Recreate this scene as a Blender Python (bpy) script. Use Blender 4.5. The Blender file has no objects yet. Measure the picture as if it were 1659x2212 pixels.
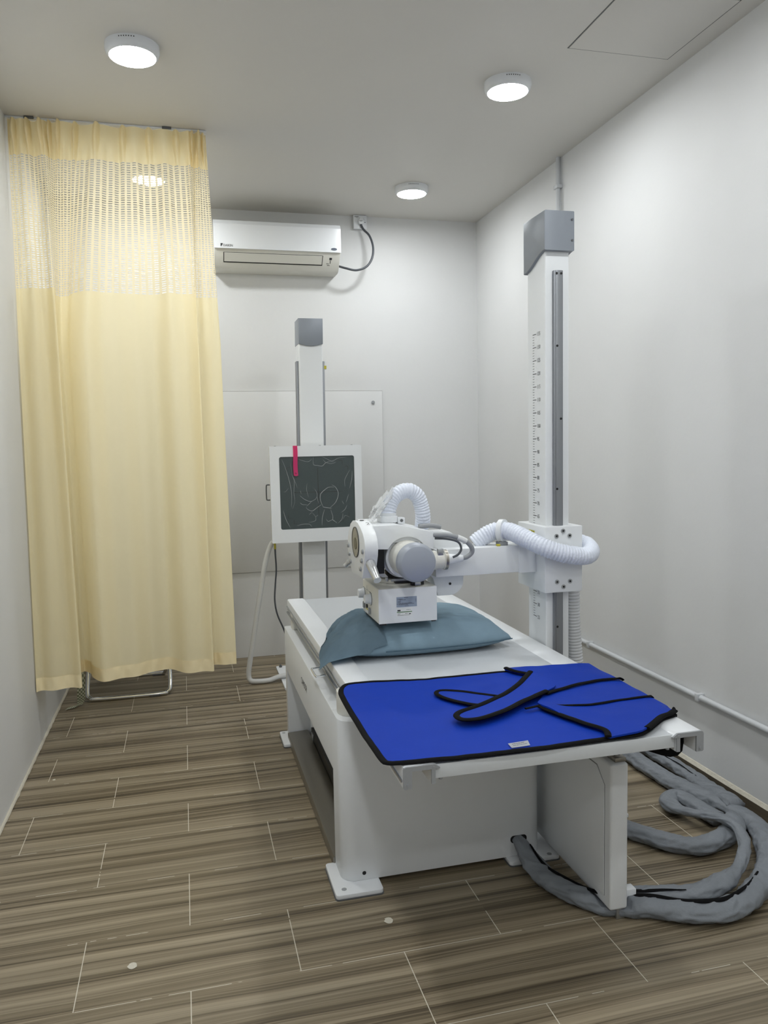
import bpy, bmesh, math, random
from mathutils import Vector, Matrix, noise
from mathutils.geometry import delaunay_2d_cdt
PI = math.pi
random.seed(7)
scn = bpy.context.scene
COL = scn.collection

# ------------------------------------------------------------------ camera
CH = 1.4657
R_ = Vector((0.968786, -0.247107, -0.019793)); U_ = Vector((0.040482, 0.078928, 0.996058)); F_ = Vector((0.244571, 0.965768, -0.086467))
cam_d = bpy.data.cameras.new('camera'); cam = bpy.data.objects.new('camera', cam_d); COL.objects.link(cam)
m = Matrix((R_, U_, -F_)).transposed().to_4x4(); m.translation = Vector((0, 0, CH)); cam.matrix_world = m
cam_d.sensor_fit = 'VERTICAL'; cam_d.sensor_height = 36.0; cam_d.lens = 36.0 * 1697.75 / 2212.0; cam_d.clip_start = 0.02
scn.camera = cam
# ------------------------------------------------------------------ world, exposure
w = bpy.data.worlds.new('world'); scn.world = w; w.use_nodes = True
w.node_tree.nodes['Background'].inputs[0].default_value = (0.8, 0.88, 1, 1)
w.node_tree.nodes['Background'].inputs[1].default_value = 0.15
scn.view_settings.view_transform = 'Standard'; scn.view_settings.look = 'None'; scn.view_settings.gamma = 1
scn.view_settings.exposure = 2.74; scn.view_settings.use_curve_mapping = False
LAMP = 18.0            # strength of each ceiling lamp's diffuser
LAMP_COL = (0.965, 0.99, 1.0)
# room
XL, XR, YB, YF, ZC = -0.748, 2.106, 5.452, -1.6, 3.035

# ------------------------------------------------------------------ materials
def srgb(r, g, b):
    f = lambda c: (c/255/12.92) if c/255 <= 0.04045 else ((c/255+0.055)/1.055)**2.4
    return (f(r), f(g), f(b), 1)
def mat(name, col, rough=0.5, metal=0.0, bump=0.0, bscale=60, coat=0.0, var=0.0, spec=0.5, stretch=None):
    M = bpy.data.materials.new(name); M.use_nodes = True; nt = M.node_tree; N = nt.nodes; L = nt.links
    p = N['Principled BSDF']; p.inputs['Base Color'].default_value = srgb(*col); p.inputs['Roughness'].default_value = rough
    p.inputs['Metallic'].default_value = metal; p.inputs['Coat Weight'].default_value = coat; p.inputs['Specular IOR Level'].default_value = spec
    if bump or var:
        tc = N.new('ShaderNodeTexCoord'); no = N.new('ShaderNodeTexNoise'); no.inputs['Scale'].default_value = bscale; no.inputs['Detail'].default_value = 4
        if stretch:
            mp = N.new('ShaderNodeMapping'); mp.inputs['Scale'].default_value = stretch; L.new(tc.outputs['Object'], mp.inputs[0]); L.new(mp.outputs[0], no.inputs['Vector'])
        else: L.new(tc.outputs['Object'], no.inputs['Vector'])
        if bump:
            b = N.new('ShaderNodeBump'); b.inputs['Strength'].default_value = bump; b.inputs['Distance'].default_value = 0.01
            L.new(no.outputs['Fac'], b.inputs['Height']); L.new(b.outputs[0], p.inputs['Normal'])
        if var:
            mx = N.new('ShaderNodeMix'); mx.data_type = 'RGBA'; mx.inputs[6].default_value = tuple(c*(1-var) for c in srgb(*col)[:3])+(1,)
            mx.inputs[7].default_value = tuple(min(1, c*(1+var)) for c in srgb(*col)[:3])+(1,)
            L.new(no.outputs['Fac'], mx.inputs[0]); L.new(mx.outputs[2], p.inputs['Base Color'])
    return M
def plaster(name, col, sc=3.0, bump=0.25, var=0.03):
    M = bpy.data.materials.new(name); M.use_nodes = True; nt = M.node_tree; N = nt.nodes; L = nt.links; p = N['Principled BSDF']
    p.inputs['Roughness'].default_value = 0.55; p.inputs['Specular IOR Level'].default_value = 0.3
    tc = N.new('ShaderNodeTexCoord'); n1 = N.new('ShaderNodeTexNoise'); n1.inputs['Scale'].default_value = sc; n1.inputs['Detail'].default_value = 6
    n2 = N.new('ShaderNodeTexNoise'); n2.inputs['Scale'].default_value = 9; n2.inputs['Detail'].default_value = 8; n2.inputs['Roughness'].default_value = .65
    L.new(tc.outputs['Object'], n1.inputs['Vector']); L.new(tc.outputs['Object'], n2.inputs['Vector'])
    mx = N.new('ShaderNodeMix'); mx.data_type = 'RGBA'; c = srgb(*col)
    mx.inputs[6].default_value = tuple(k*(1-var) for k in c[:3])+(1,); mx.inputs[7].default_value = tuple(min(1, k*(1+var)) for k in c[:3])+(1,)
    L.new(n1.outputs['Fac'], mx.inputs[0]); L.new(mx.outputs[2], p.inputs['Base Color'])
    b = N.new('ShaderNodeBump'); b.inputs['Strength'].default_value = bump; b.inputs['Distance'].default_value = 0.02
    L.new(n2.outputs['Fac'], b.inputs['Height']); L.new(b.outputs[0], p.inputs['Normal'])
    return M
def emat(name, col, s):
    M = bpy.data.materials.new(name); M.use_nodes = True; p = M.node_tree.nodes['Principled BSDF']
    p.inputs['Base Color'].default_value = (.8, .8, .8, 1); p.inputs['Emission Color'].default_value = (*col, 1); p.inputs['Emission Strength'].default_value = s
    return M
def floor_mat():
    M = bpy.data.materials.new('striped_wood_look_tile'); M.use_nodes = True; nt = M.node_tree; N = nt.nodes; L = nt.links; p = N['Principled BSDF']
    def math_(op, a, b=None, c=None):
        n = N.new('ShaderNodeMath'); n.operation = op
        for i, v in enumerate((a, b, c)):
            if v is None: continue
            if isinstance(v, (int, float)): n.inputs[i].default_value = v
            else: L.new(v, n.inputs[i])
        return n.outputs[0]
    tc = N.new('ShaderNodeTexCoord'); sp = N.new('ShaderNodeSeparateXYZ'); L.new(tc.outputs['Object'], sp.inputs[0])
    X, Y = sp.outputs[0], sp.outputs[1]
    yr = math_('DIVIDE', math_('SUBTRACT', Y, 2.3853), 0.3034)
    row = math_('FLOOR', yr); v = math_('FRACT', yr)
    par = math_('MODULO', math_('ABSOLUTE', row), 2.0)
    off = math_('MULTIPLY', math_('SUBTRACT', 1.0, par), 0.5)
    xr = math_('SUBTRACT', math_('DIVIDE', math_('SUBTRACT', X, -0.3384), 0.6), off)
    colm = math_('FLOOR', xr); u = math_('FRACT', xr)
    # grout lines
    dv = math_('MULTIPLY', math_('MINIMUM', v, math_('SUBTRACT', 1.0, v)), 0.3034)
    du = math_('MULTIPLY', math_('MINIMUM', u, math_('SUBTRACT', 1.0, u)), 0.6)
    gu = math_('LESS_THAN', du, 0.0013)
    gv = math_('LESS_THAN', dv, 0.0011)
    nz = N.new('ShaderNodeTexNoise'); nz.inputs['Scale'].default_value = 6; nz.inputs['Detail'].default_value = 3; L.new(tc.outputs['Object'], nz.inputs['Vector'])
    gvm = math_('MULTIPLY', gv, math_('GREATER_THAN', nz.outputs['Fac'], 0.5))
    gum = math_('MULTIPLY', gu, math_('GREATER_THAN', nz.outputs['Fac'], 0.36))
    g = math_('MAXIMUM', gum, gvm)
    # print: stripes depend on place across the tile, drift slowly along it
    cb = N.new('ShaderNodeCombineXYZ')
    L.new(math_('ADD', math_('MULTIPLY', X, 0.55), math_('MULTIPLY', row, 0.13)), cb.inputs[0]); L.new(math_('MULTIPLY', v, 1.0), cb.inputs[1]); L.new(math_('MULTIPLY', math_('ADD', row, colm), 0.05), cb.inputs[2])
    wv = N.new('ShaderNodeTexNoise'); wv.inputs['Scale'].default_value = 2.2; L.new(cb.outputs[0], wv.inputs['Vector'])
    v2 = math_('ADD', v, math_('MULTIPLY', math_('SUBTRACT', wv.outputs['Fac'], 0.5), 0.11))
    def stripes(scale, det, sx, zoff):
        c = N.new('ShaderNodeCombineXYZ'); L.new(math_('MULTIPLY', X, sx), c.inputs[0]); L.new(math_('MULTIPLY', v2, scale), c.inputs[1])
        L.new(math_('ADD', math_('MULTIPLY', math_('ADD', row, math_('MULTIPLY', colm, 0.55)), 0.16), zoff), c.inputs[2])
        n = N.new('ShaderNodeTexNoise'); n.inputs['Scale'].default_value = 1.0; n.inputs['Detail'].default_value = det; n.inputs['Roughness'].default_value = .62; L.new(c.outputs[0], n.inputs['Vector'])
        return n.outputs['Fac']
    a = stripes(6, 1, .35, 3.0); b = stripes(22, 3, .42, 9.0); c = stripes(64, 3, .9, 5.0)
    s = math_('ADD', math_('ADD', math_('MULTIPLY', a, .5), math_('MULTIPLY', b, .50)), math_('MULTIPLY', c, .34))
    rp = N.new('ShaderNodeValToRGB'); e = rp.color_ramp.elements
    e[0].position = .47; e[0].color = srgb(62, 55, 44); e[1].position = .86; e[1].color = srgb(164, 153, 132)
    for pos, cc in ((.56, (90, 81, 66)), (.635, (122, 112, 93)), (.72, (141, 131, 112))):
        k = e.new(pos); k.color = srgb(*cc)
    L.new(s, rp.inputs[0])
    # tone drift between brown and green grey
    tn = stripes(3, 1, .8, 20.0)
    mxt = N.new('ShaderNodeMix'); mxt.data_type = 'RGBA'; mxt.blend_type = 'MULTIPLY'; L.new(math_('MULTIPLY', tn, 0.8), mxt.inputs[0]); L.new(rp.outputs[0], mxt.inputs[6]); mxt.inputs[7].default_value = (1.0, .93, .84, 1)
    mx = N.new('ShaderNodeMix'); mx.data_type = 'RGBA'; L.new(g, mx.inputs[0]); L.new(mxt.outputs[2], mx.inputs[6]); mx.inputs[7].default_value = srgb(206, 200, 184)
    L.new(mx.outputs[2], p.inputs['Base Color']); p.inputs['Roughness'].default_value = 0.42; p.inputs['Specular IOR Level'].default_value = 0.35
    bp = N.new('ShaderNodeBump'); bp.inputs['Strength'].default_value = .15; bp.inputs['Distance'].default_value = .004; L.new(s, bp.inputs['Height']); L.new(bp.outputs[0], p.inputs['Normal'])
    return M
def cloth_mat(name, col, trans=0.35, mesh=False, sheen=0.0):
    M = bpy.data.materials.new(name); M.use_nodes = True; nt = M.node_tree; N = nt.nodes; L = nt.links
    for n in list(N):
        if n.type == 'BSDF_PRINCIPLED': N.remove(n)
    out = [n for n in N if n.type == 'OUTPUT_MATERIAL'][0]
    d = N.new('ShaderNodeBsdfPrincipled'); t = N.new('ShaderNodeBsdfTranslucent'); mx = N.new('ShaderNodeMixShader'); mx.inputs[0].default_value = trans
    d.inputs['Base Color'].default_value = srgb(*col); d.inputs['Roughness'].default_value = .75; d.inputs['Specular IOR Level'].default_value = .25; d.inputs['Sheen Weight'].default_value = sheen
    t.inputs[0].default_value = srgb(*col)
    L.new(d.outputs[0], mx.inputs[1]); L.new(t.outputs[0], mx.inputs[2]); res = mx.outputs[0]
    uv = N.new('ShaderNodeUVMap'); sp = N.new('ShaderNodeSeparateXYZ'); L.new(uv.outputs[0], sp.inputs[0])
    def math_(op, a, b=None):
        n = N.new('ShaderNodeMath'); n.operation = op
        for i, v in enumerate((a, b)):
            if v is None: continue
            if isinstance(v, (int, float)): n.inputs[i].default_value = v
            else: L.new(v, n.inputs[i])
        return n.outputs[0]
    if mesh:
        fu = math_('FRACT', math_('DIVIDE', sp.outputs[0], 0.0200)); fv = math_('FRACT', math_('DIVIDE', sp.outputs[1], 0.0108))
        hole = math_('MULTIPLY', math_('MULTIPLY', math_('GREATER_THAN', fu, .20), math_('LESS_THAN', fu, .82)), math_('MULTIPLY', math_('GREATER_THAN', fv, .30), math_('LESS_THAN', fv, .74)))
        tr = N.new('ShaderNodeBsdfTransparent'); m2 = N.new('ShaderNodeMixShader'); L.new(hole, m2.inputs[0]); L.new(res, m2.inputs[1]); L.new(tr.outputs[0], m2.inputs[2]); res = m2.outputs[0]
    L.new(res, out.inputs[0])
    return M
def film_mat(name, alpha=0.2):
    M = bpy.data.materials.new(name); M.use_nodes = True; nt = M.node_tree; N = nt.nodes; L = nt.links
    out = [n for n in N if n.type == 'OUTPUT_MATERIAL'][0]; p = N['Principled BSDF']
    p.inputs['Base Color'].default_value = (.85, .88, .9, 1); p.inputs['Roughness'].default_value = .25
    tr = N.new('ShaderNodeBsdfTransparent'); mx = N.new('ShaderNodeMixShader'); mx.inputs[0].default_value = alpha
    L.new(tr.outputs[0], mx.inputs[1]); L.new(p.outputs[0], mx.inputs[2]); L.new(mx.outputs[0], out.inputs[0])
    return M
def check_mat():
    M = bpy.data.materials.new('green_white_check_cloth'); M.use_nodes = True; nt = M.node_tree; N = nt.nodes; L = nt.links; p = N['Principled BSDF']
    uv = N.new('ShaderNodeUVMap'); ck = N.new('ShaderNodeTexChecker'); ck.inputs['Scale'].default_value = 110
    ck.inputs[1].default_value = srgb(120, 128, 104); ck.inputs[2].default_value = srgb(205, 206, 190)
    L.new(uv.outputs[0], ck.inputs[0]); L.new(ck.outputs[0], p.inputs['Base Color']); p.inputs['Roughness'].default_value = .8
    return M

WALL = plaster('white_wall_paint', (219, 220, 220), 3.0, .07); CEIL = plaster('white_ceiling_paint', (214, 212, 207), 1.2, .02, .02)
FLOOR = floor_mat()
WHITE = mat('white_powder_coat', (228, 231, 233), .38, bump=.02, bscale=900)
WHITE2 = mat('glossy_white_plastic', (228, 231, 234), .25)
CREAM = mat('warm_white_paint', (220, 219, 211), .4)
TOPM = mat('grey_laminate_top', (196, 200, 204), .32, var=.03, bscale=5)
SILV = mat('silver_grey_paint', (140, 146, 154), .42, metal=.25)
CAPG = mat('blue_grey_tube_cap', (160, 166, 176), .34, metal=.1)
GREYC = mat('grey_plastic', (150, 153, 156), .45)
DGREY = mat('dark_grey_plastic', (92, 94, 96), .5)
ALU = mat('brushed_aluminium', (178, 181, 184), .32, metal=.9, bump=.05, bscale=30, stretch=(1, 1, 30))
STEEL = mat('brushed_steel', (150, 146, 138), .36, metal=.85, bump=.03, bscale=40, stretch=(30, 1, 30), var=.08)
SATIN = mat('satin_aluminium', (205, 207, 208), .28, metal=.75)
CHROME = mat('chrome', (220, 222, 224), .12, metal=1)
BLACK = mat('black_plastic', (18, 18, 19), .5)
INK = mat('black_print', (44, 46, 48), .6)
GREYINK = mat('grey_print', (96, 104, 118), .6)
BLUE = mat('royal_blue_nylon', (9, 52, 160), .6, bump=.12, bscale=14, var=.05, spec=.15)
BIND = mat('black_binding_tape', (8, 8, 10), .85, spec=.15)
TEAL = mat('slate_teal_cotton', (127, 151, 166), .85, bump=.3, bscale=20, var=.06, spec=.2)
SLEEVE = mat('grey_woven_sleeve', (124, 129, 135), .5, bump=.55, bscale=24, var=.08, spec=.4)
HOSE = mat('white_corrugated_plastic', (226, 232, 244), .28, bump=.35, bscale=120)
HOSE2 = mat('grey_white_corrugated_plastic', (206, 208, 210), .35)
GLASS = mat('dark_detector_window', (46, 60, 60), .4)
FILM = film_mat('clear_plastic_film', .035)
FILMW = film_mat('creased_plastic_film', .32)
PINK = mat('pink_tape', (255, 78, 146), .5)
YEL = mat('yellow_label', (196, 186, 60), .5)
LBLUE = mat('silver_blue_label', (148, 160, 178), .45)
LGREEN = mat('green_label_band', (104, 134, 100), .5)
PAPER = mat('white_label', (226, 228, 228), .6)
LENS = mat('tinted_round_window', (140, 132, 104), .15, coat=.5)
LENS2 = mat('tinted_dial_centre', (82, 78, 52), .2)
RAILM = mat('dull_grey_rail_metal', (140, 143, 147), .4, metal=.6)
EDGE = mat('lit_aluminium_edge', (206, 210, 213), .38)  # lighter paint stands in for light falling on the aluminium edge
SKIRT = mat('dark_wood_look_skirting', (92, 84, 70), .5, var=.3, bscale=6, stretch=(1, 1, 40))
MORTAR = mat('cream_mortar', (206, 201, 186), .9, bump=.6, bscale=60)
PIPE = mat('grey_white_pvc', (200, 203, 206), .4)
CABG = mat('dark_grey_cable', (70, 74, 80), .45)
CABW = mat('white_cable', (212, 213, 212), .4)
C_DR = cloth_mat('yellow_curtain_cloth', (254, 243, 206), .42)
C_ME = cloth_mat('yellow_curtain_net', (254, 243, 210), .3, mesh=True)
C_HE = cloth_mat('yellow_curtain_heading', (254, 240, 198), .35)
C_HM = cloth_mat('yellow_curtain_hem', (255, 240, 198), .10)
CHECK = check_mat()
SEAT = mat('dark_vinyl', (52, 50, 50), .5)

# ------------------------------------------------------------------ mesh helpers
def newbm(): return bmesh.new()
def box(bm, x0, x1, y0, y1, z0, z1, bev=0.0, seg=2):
    vs = [bm.verts.new((x, y, z)) for x in (x0, x1) for y in (y0, y1) for z in (z0, z1)]
    fs = [bm.faces.new([vs[i] for i in q]) for q in ((0, 1, 3, 2), (4, 6, 7, 5), (0, 4, 5, 1), (2, 3, 7, 6), (0, 2, 6, 4), (1, 5, 7, 3))]
    if bev:
        es = set(e for f in fs for e in f.edges)
        bmesh.ops.bevel(bm, geom=list(es), offset=bev, segments=seg, affect='EDGES', profile=.5)
    return bm
def prism(bm, pts, axis, a, b, bev=0.0):
    """pts 2-D polygon in the plane across axis; axis 'x': (y,z), 'y': (x,z), 'z': (x,y)"""
    def P(p, t): return {'x': (t, p[0], p[1]), 'y': (p[0], t, p[1]), 'z': (p[0], p[1], t)}[axis]
    A = [bm.verts.new(P(p, a)) for p in pts]; B = [bm.verts.new(P(p, b)) for p in pts]; n = len(pts)
    fs = [bm.faces.new(A), bm.faces.new(B[::-1])]
    for i in range(n): fs.append(bm.faces.new((A[i], B[i], B[(i+1) % n], A[(i+1) % n])))
    bmesh.ops.recalc_face_normals(bm, faces=fs)
    if bev:
        es = list(set(fs[0].edges) | set(fs[1].edges)); bmesh.ops.bevel(bm, geom=es, offset=bev, segments=2, affect='EDGES', profile=.5)
    return bm
def rrect(x0, x1, y0, y1, r, n=6):
    o = []
    for cx, cy, a in ((x1-r, y1-r, 0), (x0+r, y1-r, 90), (x0+r, y0+r, 180), (x1-r, y0+r, 270)):
        for i in range(n+1):
            t = math.radians(a+90*i/n); o.append((cx+r*math.cos(t), cy+r*math.sin(t)))
    return o
def frame_of(d):
    d = d.normalized(); a = Vector((0, 0, 1)) if abs(d.z) < .9 else Vector((1, 0, 0))
    u = d.cross(a).normalized(); return u, u.cross(d).normalized()
def lathe(bm, prof, p0, p1, seg=32):
    """prof: (t along axis in metres from p0, radius)"""
    p0 = Vector(p0); d = (Vector(p1)-p0).normalized(); u, v = frame_of(d); rings = []
    for t, r in prof:
        if r < 1e-6: rings.append([bm.verts.new(p0+d*t)])
        else: rings.append([bm.verts.new(p0+d*t+(u*math.cos(2*PI*i/seg)+v*math.sin(2*PI*i/seg))*r) for i in range(seg)])
    fs = []
    for a, b in zip(rings, rings[1:]):
        for i in range(seg):
            j = (i+1) % seg
            if len(a) == 1 and len(b) == 1: continue
            if len(a) == 1: fs.append(bm.faces.new((a[0], b[i], b[j])))
            elif len(b) == 1: fs.append(bm.faces.new((a[i], b[0], a[j])))
            else: fs.append(bm.faces.new((a[i], b[i], b[j], a[j])))
    if len(rings[0]) > 1: fs.append(bm.faces.new(rings[0]))
    if len(rings[-1]) > 1: fs.append(bm.faces.new(rings[-1]))
    bmesh.ops.recalc_face_normals(bm, faces=fs)
    return bm
def cyl(bm, p0, p1, r, seg=24, r1=None, bev=0.0):
    L = (Vector(p1)-Vector(p0)).length; r1 = r if r1 is None else r1
    if bev: return lathe(bm, [(0, 0), (0, r-bev), (bev*.3, r-bev*.3), (bev, r), (L-bev, r1), (L-bev*.3, r1-bev*.3), (L, r1-bev), (L, 0)], p0, p1, seg)
    return lathe(bm, [(0, r), (L, r1)], p0, p1, seg)
def spline(pts, n=10, closed=False):
    P = [Vector(p) for p in pts]; o = []; N = len(P)
    rng = range(N) if closed else range(N-1)
    for i in rng:
        if closed: a, b, c, d = P[(i-1) % N], P[i], P[(i+1) % N], P[(i+2) % N]
        else: a, b, c, d = P[max(i-1, 0)], P[i], P[i+1], P[min(i+2, N-1)]
        for k in range(n):
            t = k/n; o.append(.5*((2*b)+(c-a)*t+(2*a-5*b+4*c-d)*t*t+(3*b-a-3*c+d)*t*t*t))
    if not closed: o.append(P[-1].copy())
    return o
def resample(pts, step):
    o = [pts[0].copy()]; acc = 0
    for a, b in zip(pts, pts[1:]):
        L = (b-a).length
        while acc+L >= step and L > 1e-9:
            t = (step-acc)/L; a = a+(b-a)*t; o.append(a.copy()); L = (b-a).length; acc = 0
        acc += L
    if (o[-1]-pts[-1]).length > step*.3: o.append(pts[-1].copy())
    return o
def tube(bm, pts, r, seg=12, rfun=None, flat=1.0, closed=False, cap=True, vfun=None, up=None):
    """sweep; flat<1 squashes along world up-ish second axis; vfun(p,i,ang)->radius multiplier"""
    n = len(pts); rings = []; u = None
    for i, p in enumerate(pts):
        if closed: d = pts[(i+1) % n]-pts[(i-1) % n]
        else: d = pts[min(i+1, n-1)]-pts[max(i-1, 0)]
        d.normalize()
        if up is not None:
            u = d.cross(Vector(up)); u.normalize(); v = u.cross(d).normalized()
        else:
            if u is None: u, v = frame_of(d)
            else:
                u = (u-d*u.dot(d)).normalized(); v = u.cross(d).normalized()
        rr = r*(rfun(i/(n-1) if n > 1 else 0, i) if rfun else 1); ring = []
        for k in range(seg):
            a = 2*PI*k/seg; q = rr*(vfun(p, i, a) if vfun else 1)
            ring.append(bm.verts.new(p+u*math.cos(a)*q+v*math.sin(a)*q*flat))
        rings.append(ring)
    fs = []
    pairs = list(zip(rings, rings[1:])) + ([(rings[-1], rings[0])] if closed else [])
    for a, b in pairs:
        for k in range(seg): j = (k+1) % seg; fs.append(bm.faces.new((a[k], a[j], b[j], b[k])))
    if not closed and cap: fs.append(bm.faces.new(rings[0][::-1])); fs.append(bm.faces.new(rings[-1]))
    bmesh.ops.recalc_face_normals(bm, faces=fs)
    return bm
def grid(bm, nu, nv, f, uvf=None):
    V = [[bm.verts.new(f(i/(nu-1), j/(nv-1))) for j in range(nv)] for i in range(nu)]
    uvl = bm.loops.layers.uv.verify() if uvf else None
    for i in range(nu-1):
        for j in range(nv-1):
            fc = bm.faces.new((V[i][j], V[i+1][j], V[i+1][j+1], V[i][j+1]))
            if uvf:
                for lp, (a, b) in zip(fc.loops, ((i, j), (i+1, j), (i+1, j+1), (i, j+1))): lp[uvl].uv = uvf(a/(nu-1), b/(nv-1))
    return bm
def inpoly(x, y, P):
    c = False; n = len(P)
    for i in range(n):
        a, b = P[i], P[(i+1) % n]
        if (a[1] > y) != (b[1] > y) and x < (b[0]-a[0])*(y-a[1])/(b[1]-a[1])+a[0]: c = not c
    return c
def cloth(bm, poly, step, fn, thick=.004):
    """polygon (x,y) -> two-sided sheet; fn(x,y) -> 3-D point of top surface"""
    P = [Vector(p) for p in resample([Vector((*p, 0)) for p in poly]+[Vector((*poly[0], 0))], step)]; P = [Vector((p.x, p.y)) for p in P]
    if (P[0]-P[-1]).length < step*.4: P.pop()
    nb = len(P); pts = list(P); xs = [p.x for p in P]; ys = [p.y for p in P]; x = min(xs)+step*.6
    while x < max(xs):
        y = min(ys)+step*.6
        while y < max(ys):
            if inpoly(x, y, P) and min((Vector((x, y))-q).length for q in P) > step*.55: pts.append(Vector((x, y)))
            y += step
        x += step
    vo, eo, fo, *_ = delaunay_2d_cdt(pts, [], [list(range(nb))], 1, 1e-6)
    top = [bm.verts.new(fn(v.x, v.y)) for v in vo]
    bot = [bm.verts.new(Vector(fn(v.x, v.y))-Vector((0, 0, thick))) for v in vo]
    bm.edges.ensure_lookup_table(); cnt = {}
    for f in fo:
        bm.faces.new([top[i] for i in f]); bm.faces.new([bot[i] for i in f[::-1]])
        for i in range(len(f)):
            k = (f[i], f[(i+1) % len(f)]); cnt[tuple(sorted(k))] = cnt.get(tuple(sorted(k)), 0)+1
    for (a, b), c in cnt.items():
        if c == 1: bm.faces.new((top[a], top[b], bot[b], bot[a]))
    bmesh.ops.recalc_face_normals(bm, faces=bm.faces[:])
    return bm
def text_bm(bm, s, size, origin, right, up, depth=.0006, squeeze=1.0, center=False):
    cu = bpy.data.curves.new('lettering', 'FONT'); cu.body = s; cu.size = size; cu.extrude = 0; cu.resolution_u = 2
    if center: cu.align_x = 'CENTER'
    o = bpy.data.objects.new('lettering', cu); COL.objects.link(o); bpy.context.view_layer.update()
    me = bpy.data.meshes.new_from_object(o.evaluated_get(bpy.context.evaluated_depsgraph_get()))
    right = Vector(right).normalized(); up = Vector(up).normalized(); nrm = right.cross(up); og = Vector(origin)
    mp = {}
    for v in me.vertices: mp[v.index] = bm.verts.new(og+right*v.co.x*squeeze+up*v.co.y+nrm*depth)
    for p in me.polygons:
        try: bm.faces.new([mp[i] for i in p.vertices])
        except ValueError: pass
    bpy.data.objects.remove(o); bpy.data.curves.remove(cu); bpy.data.meshes.remove(me)
    return bm
def plate(bm, og, right, up, w, h, depth=.0004, x=0, y=0):
    right = Vector(right).normalized(); up = Vector(up).normalized(); n = right.cross(up); o = Vector(og)+right*x+up*y
    a = [bm.verts.new(o+right*i*w+up*j*h+n*depth) for i, j in ((0, 0), (1, 0), (1, 1), (0, 1))]; bm.faces.new(a)
    b = [bm.verts.new(o+right*i*w+up*j*h) for i, j in ((0, 0), (1, 0), (1, 1), (0, 1))]
    for i in range(4): bm.faces.new((b[i], b[(i+1) % 4], a[(i+1) % 4], a[i]))
    return bm

def smalltype(bm, og, right, up, w, h, x, y, seed=0):
    """a line of print too small to read: short word-like dashes"""
    rr = random.Random(seed); t = 0
    while t < w:
        l = min(w-t, h*rr.uniform(.7, 2.6)); plate(bm, og, right, up, l, h*rr.uniform(.7, 1), .0002, x+t, y); t += l+h*rr.uniform(.35, .7)
    return bm

# ------------------------------------------------------------------ object helpers
def wloc(o):
    v = Vector((0, 0, 0)); p = o
    while p is not None: v += p.location; p = p.parent
    return v
def obj(name, bm, m, parent=None, loc=None, smooth=True, label=None, angle=40, sub=0):
    base = wloc(parent) if parent else Vector(loc or (0, 0, 0))
    bmesh.ops.translate(bm, verts=bm.verts, vec=-base)
    me = bpy.data.meshes.new(name)
    if smooth:
        for f in bm.faces: f.smooth = True
        ca = math.radians(angle)
        for e in bm.edges:
            if len(e.link_faces) == 2 and e.calc_face_angle(0) > ca: e.smooth = False
    bm.to_mesh(me); bm.free(); me.materials.append(m)
    o = bpy.data.objects.new(name, me); COL.objects.link(o)
    if parent: o.parent = parent
    else: o.location = base
    if sub:
        s = o.modifiers.new('smooth', 'SUBSURF'); s.levels = sub; s.render_levels = sub
    if label: o['label'] = label
    return o
def tag(o, label, cat, group=None, kind=None):
    o['label'] = label; o['category'] = cat
    if group: o['group'] = group
    if kind: o['kind'] = kind
    return o
def thing(name, loc, label, cat, group=None):
    o = bpy.data.objects.new(name, None); COL.objects.link(o); o.location = loc; o.empty_display_size = .1
    return tag(o, label, cat, group)
def struct(name, bm, m, label, cat='room', loc=None, smooth=False):
    o = obj(name, bm, m, None, loc, smooth); return tag(o, label, cat, kind='structure')
def V(*a): return Vector(a)

# ================================================================== the room
struct('floor', box(newbm(), XL-.1, XR+.1, YF-.1, YB+.1, -.1, 0), FLOOR, 'brown grey striped wood-look tile floor of the x-ray room', 'floor')
struct('ceiling', box(newbm(), XL-.1, XR+.1, YF-.1, YB+.1, ZC, ZC+.1), CEIL, 'flat off-white plaster ceiling with round lamps', 'ceiling')
struct('wall_back', box(newbm(), XL-.1, XR+.1, YB, YB+.1, 0, ZC), WALL, 'white far wall behind the air conditioner and detector stand', 'wall')
struct('wall_left', box(newbm(), XL-.1, XL, YF, YB, 0, ZC), WALL, 'rough white plaster wall to the left of the yellow curtain', 'wall')
struct('wall_right', box(newbm(), XR, XR+.1, YF, YB, 0.0, ZC), WALL, 'white wall on the right beside the tall column', 'wall')
struct('wall_front', box(newbm(), XL-.1, XR+.1, YF-.1, YF, 0, ZC), WALL, 'white wall behind the viewer', 'wall')
struct('baseboard_right', box(newbm(), XR-.012, XR, YF, YB, 0, .048, .001), SKIRT, 'low dark wood-look skirting along the right wall', 'skirting')
bm = newbm(); prism(bm, [(XR, .048), (XR-.012, .048), (XR-.003, .062), (XR, .064)], 'y', YF, YB)
struct('trim_1', bm, MORTAR, 'cream mortar ledge above the dark skirting on the right wall', 'trim')
bm = newbm()
pl = [V(XL+.004, YF+k*.03, .004+.002*noise.noise(V(k*.4, 0, 0))) for k in range(int((YB-YF)/.03))]
tube(bm, pl, .008, 7, rfun=lambda t, i: 1+.5*noise.noise(V(i*.7, 3, 0)))
struct('trim_2', bm, MORTAR, 'crumbly cream mortar line where the left wall meets the tiles', 'trim', smooth=True)
# two filler spots on the tiles
fl = bpy.data.objects['floor']
for (x, y, r) in ((.556, 2.238, .0135), (-.199, 2.234, .0125), (-.617, 3.657, .007)):
    bm = newbm(); vs = [bm.verts.new((x+r*(1+.35*noise.noise(V(i*.9, x*9, 1)))*math.cos(i/14*2*PI), y+1.2*r*math.sin(i/14*2*PI), .0012)) for i in range(14)]
    bm.faces.new(vs); obj('filler_spot', bm, MORTAR, fl, label='pale filler spot')
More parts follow.
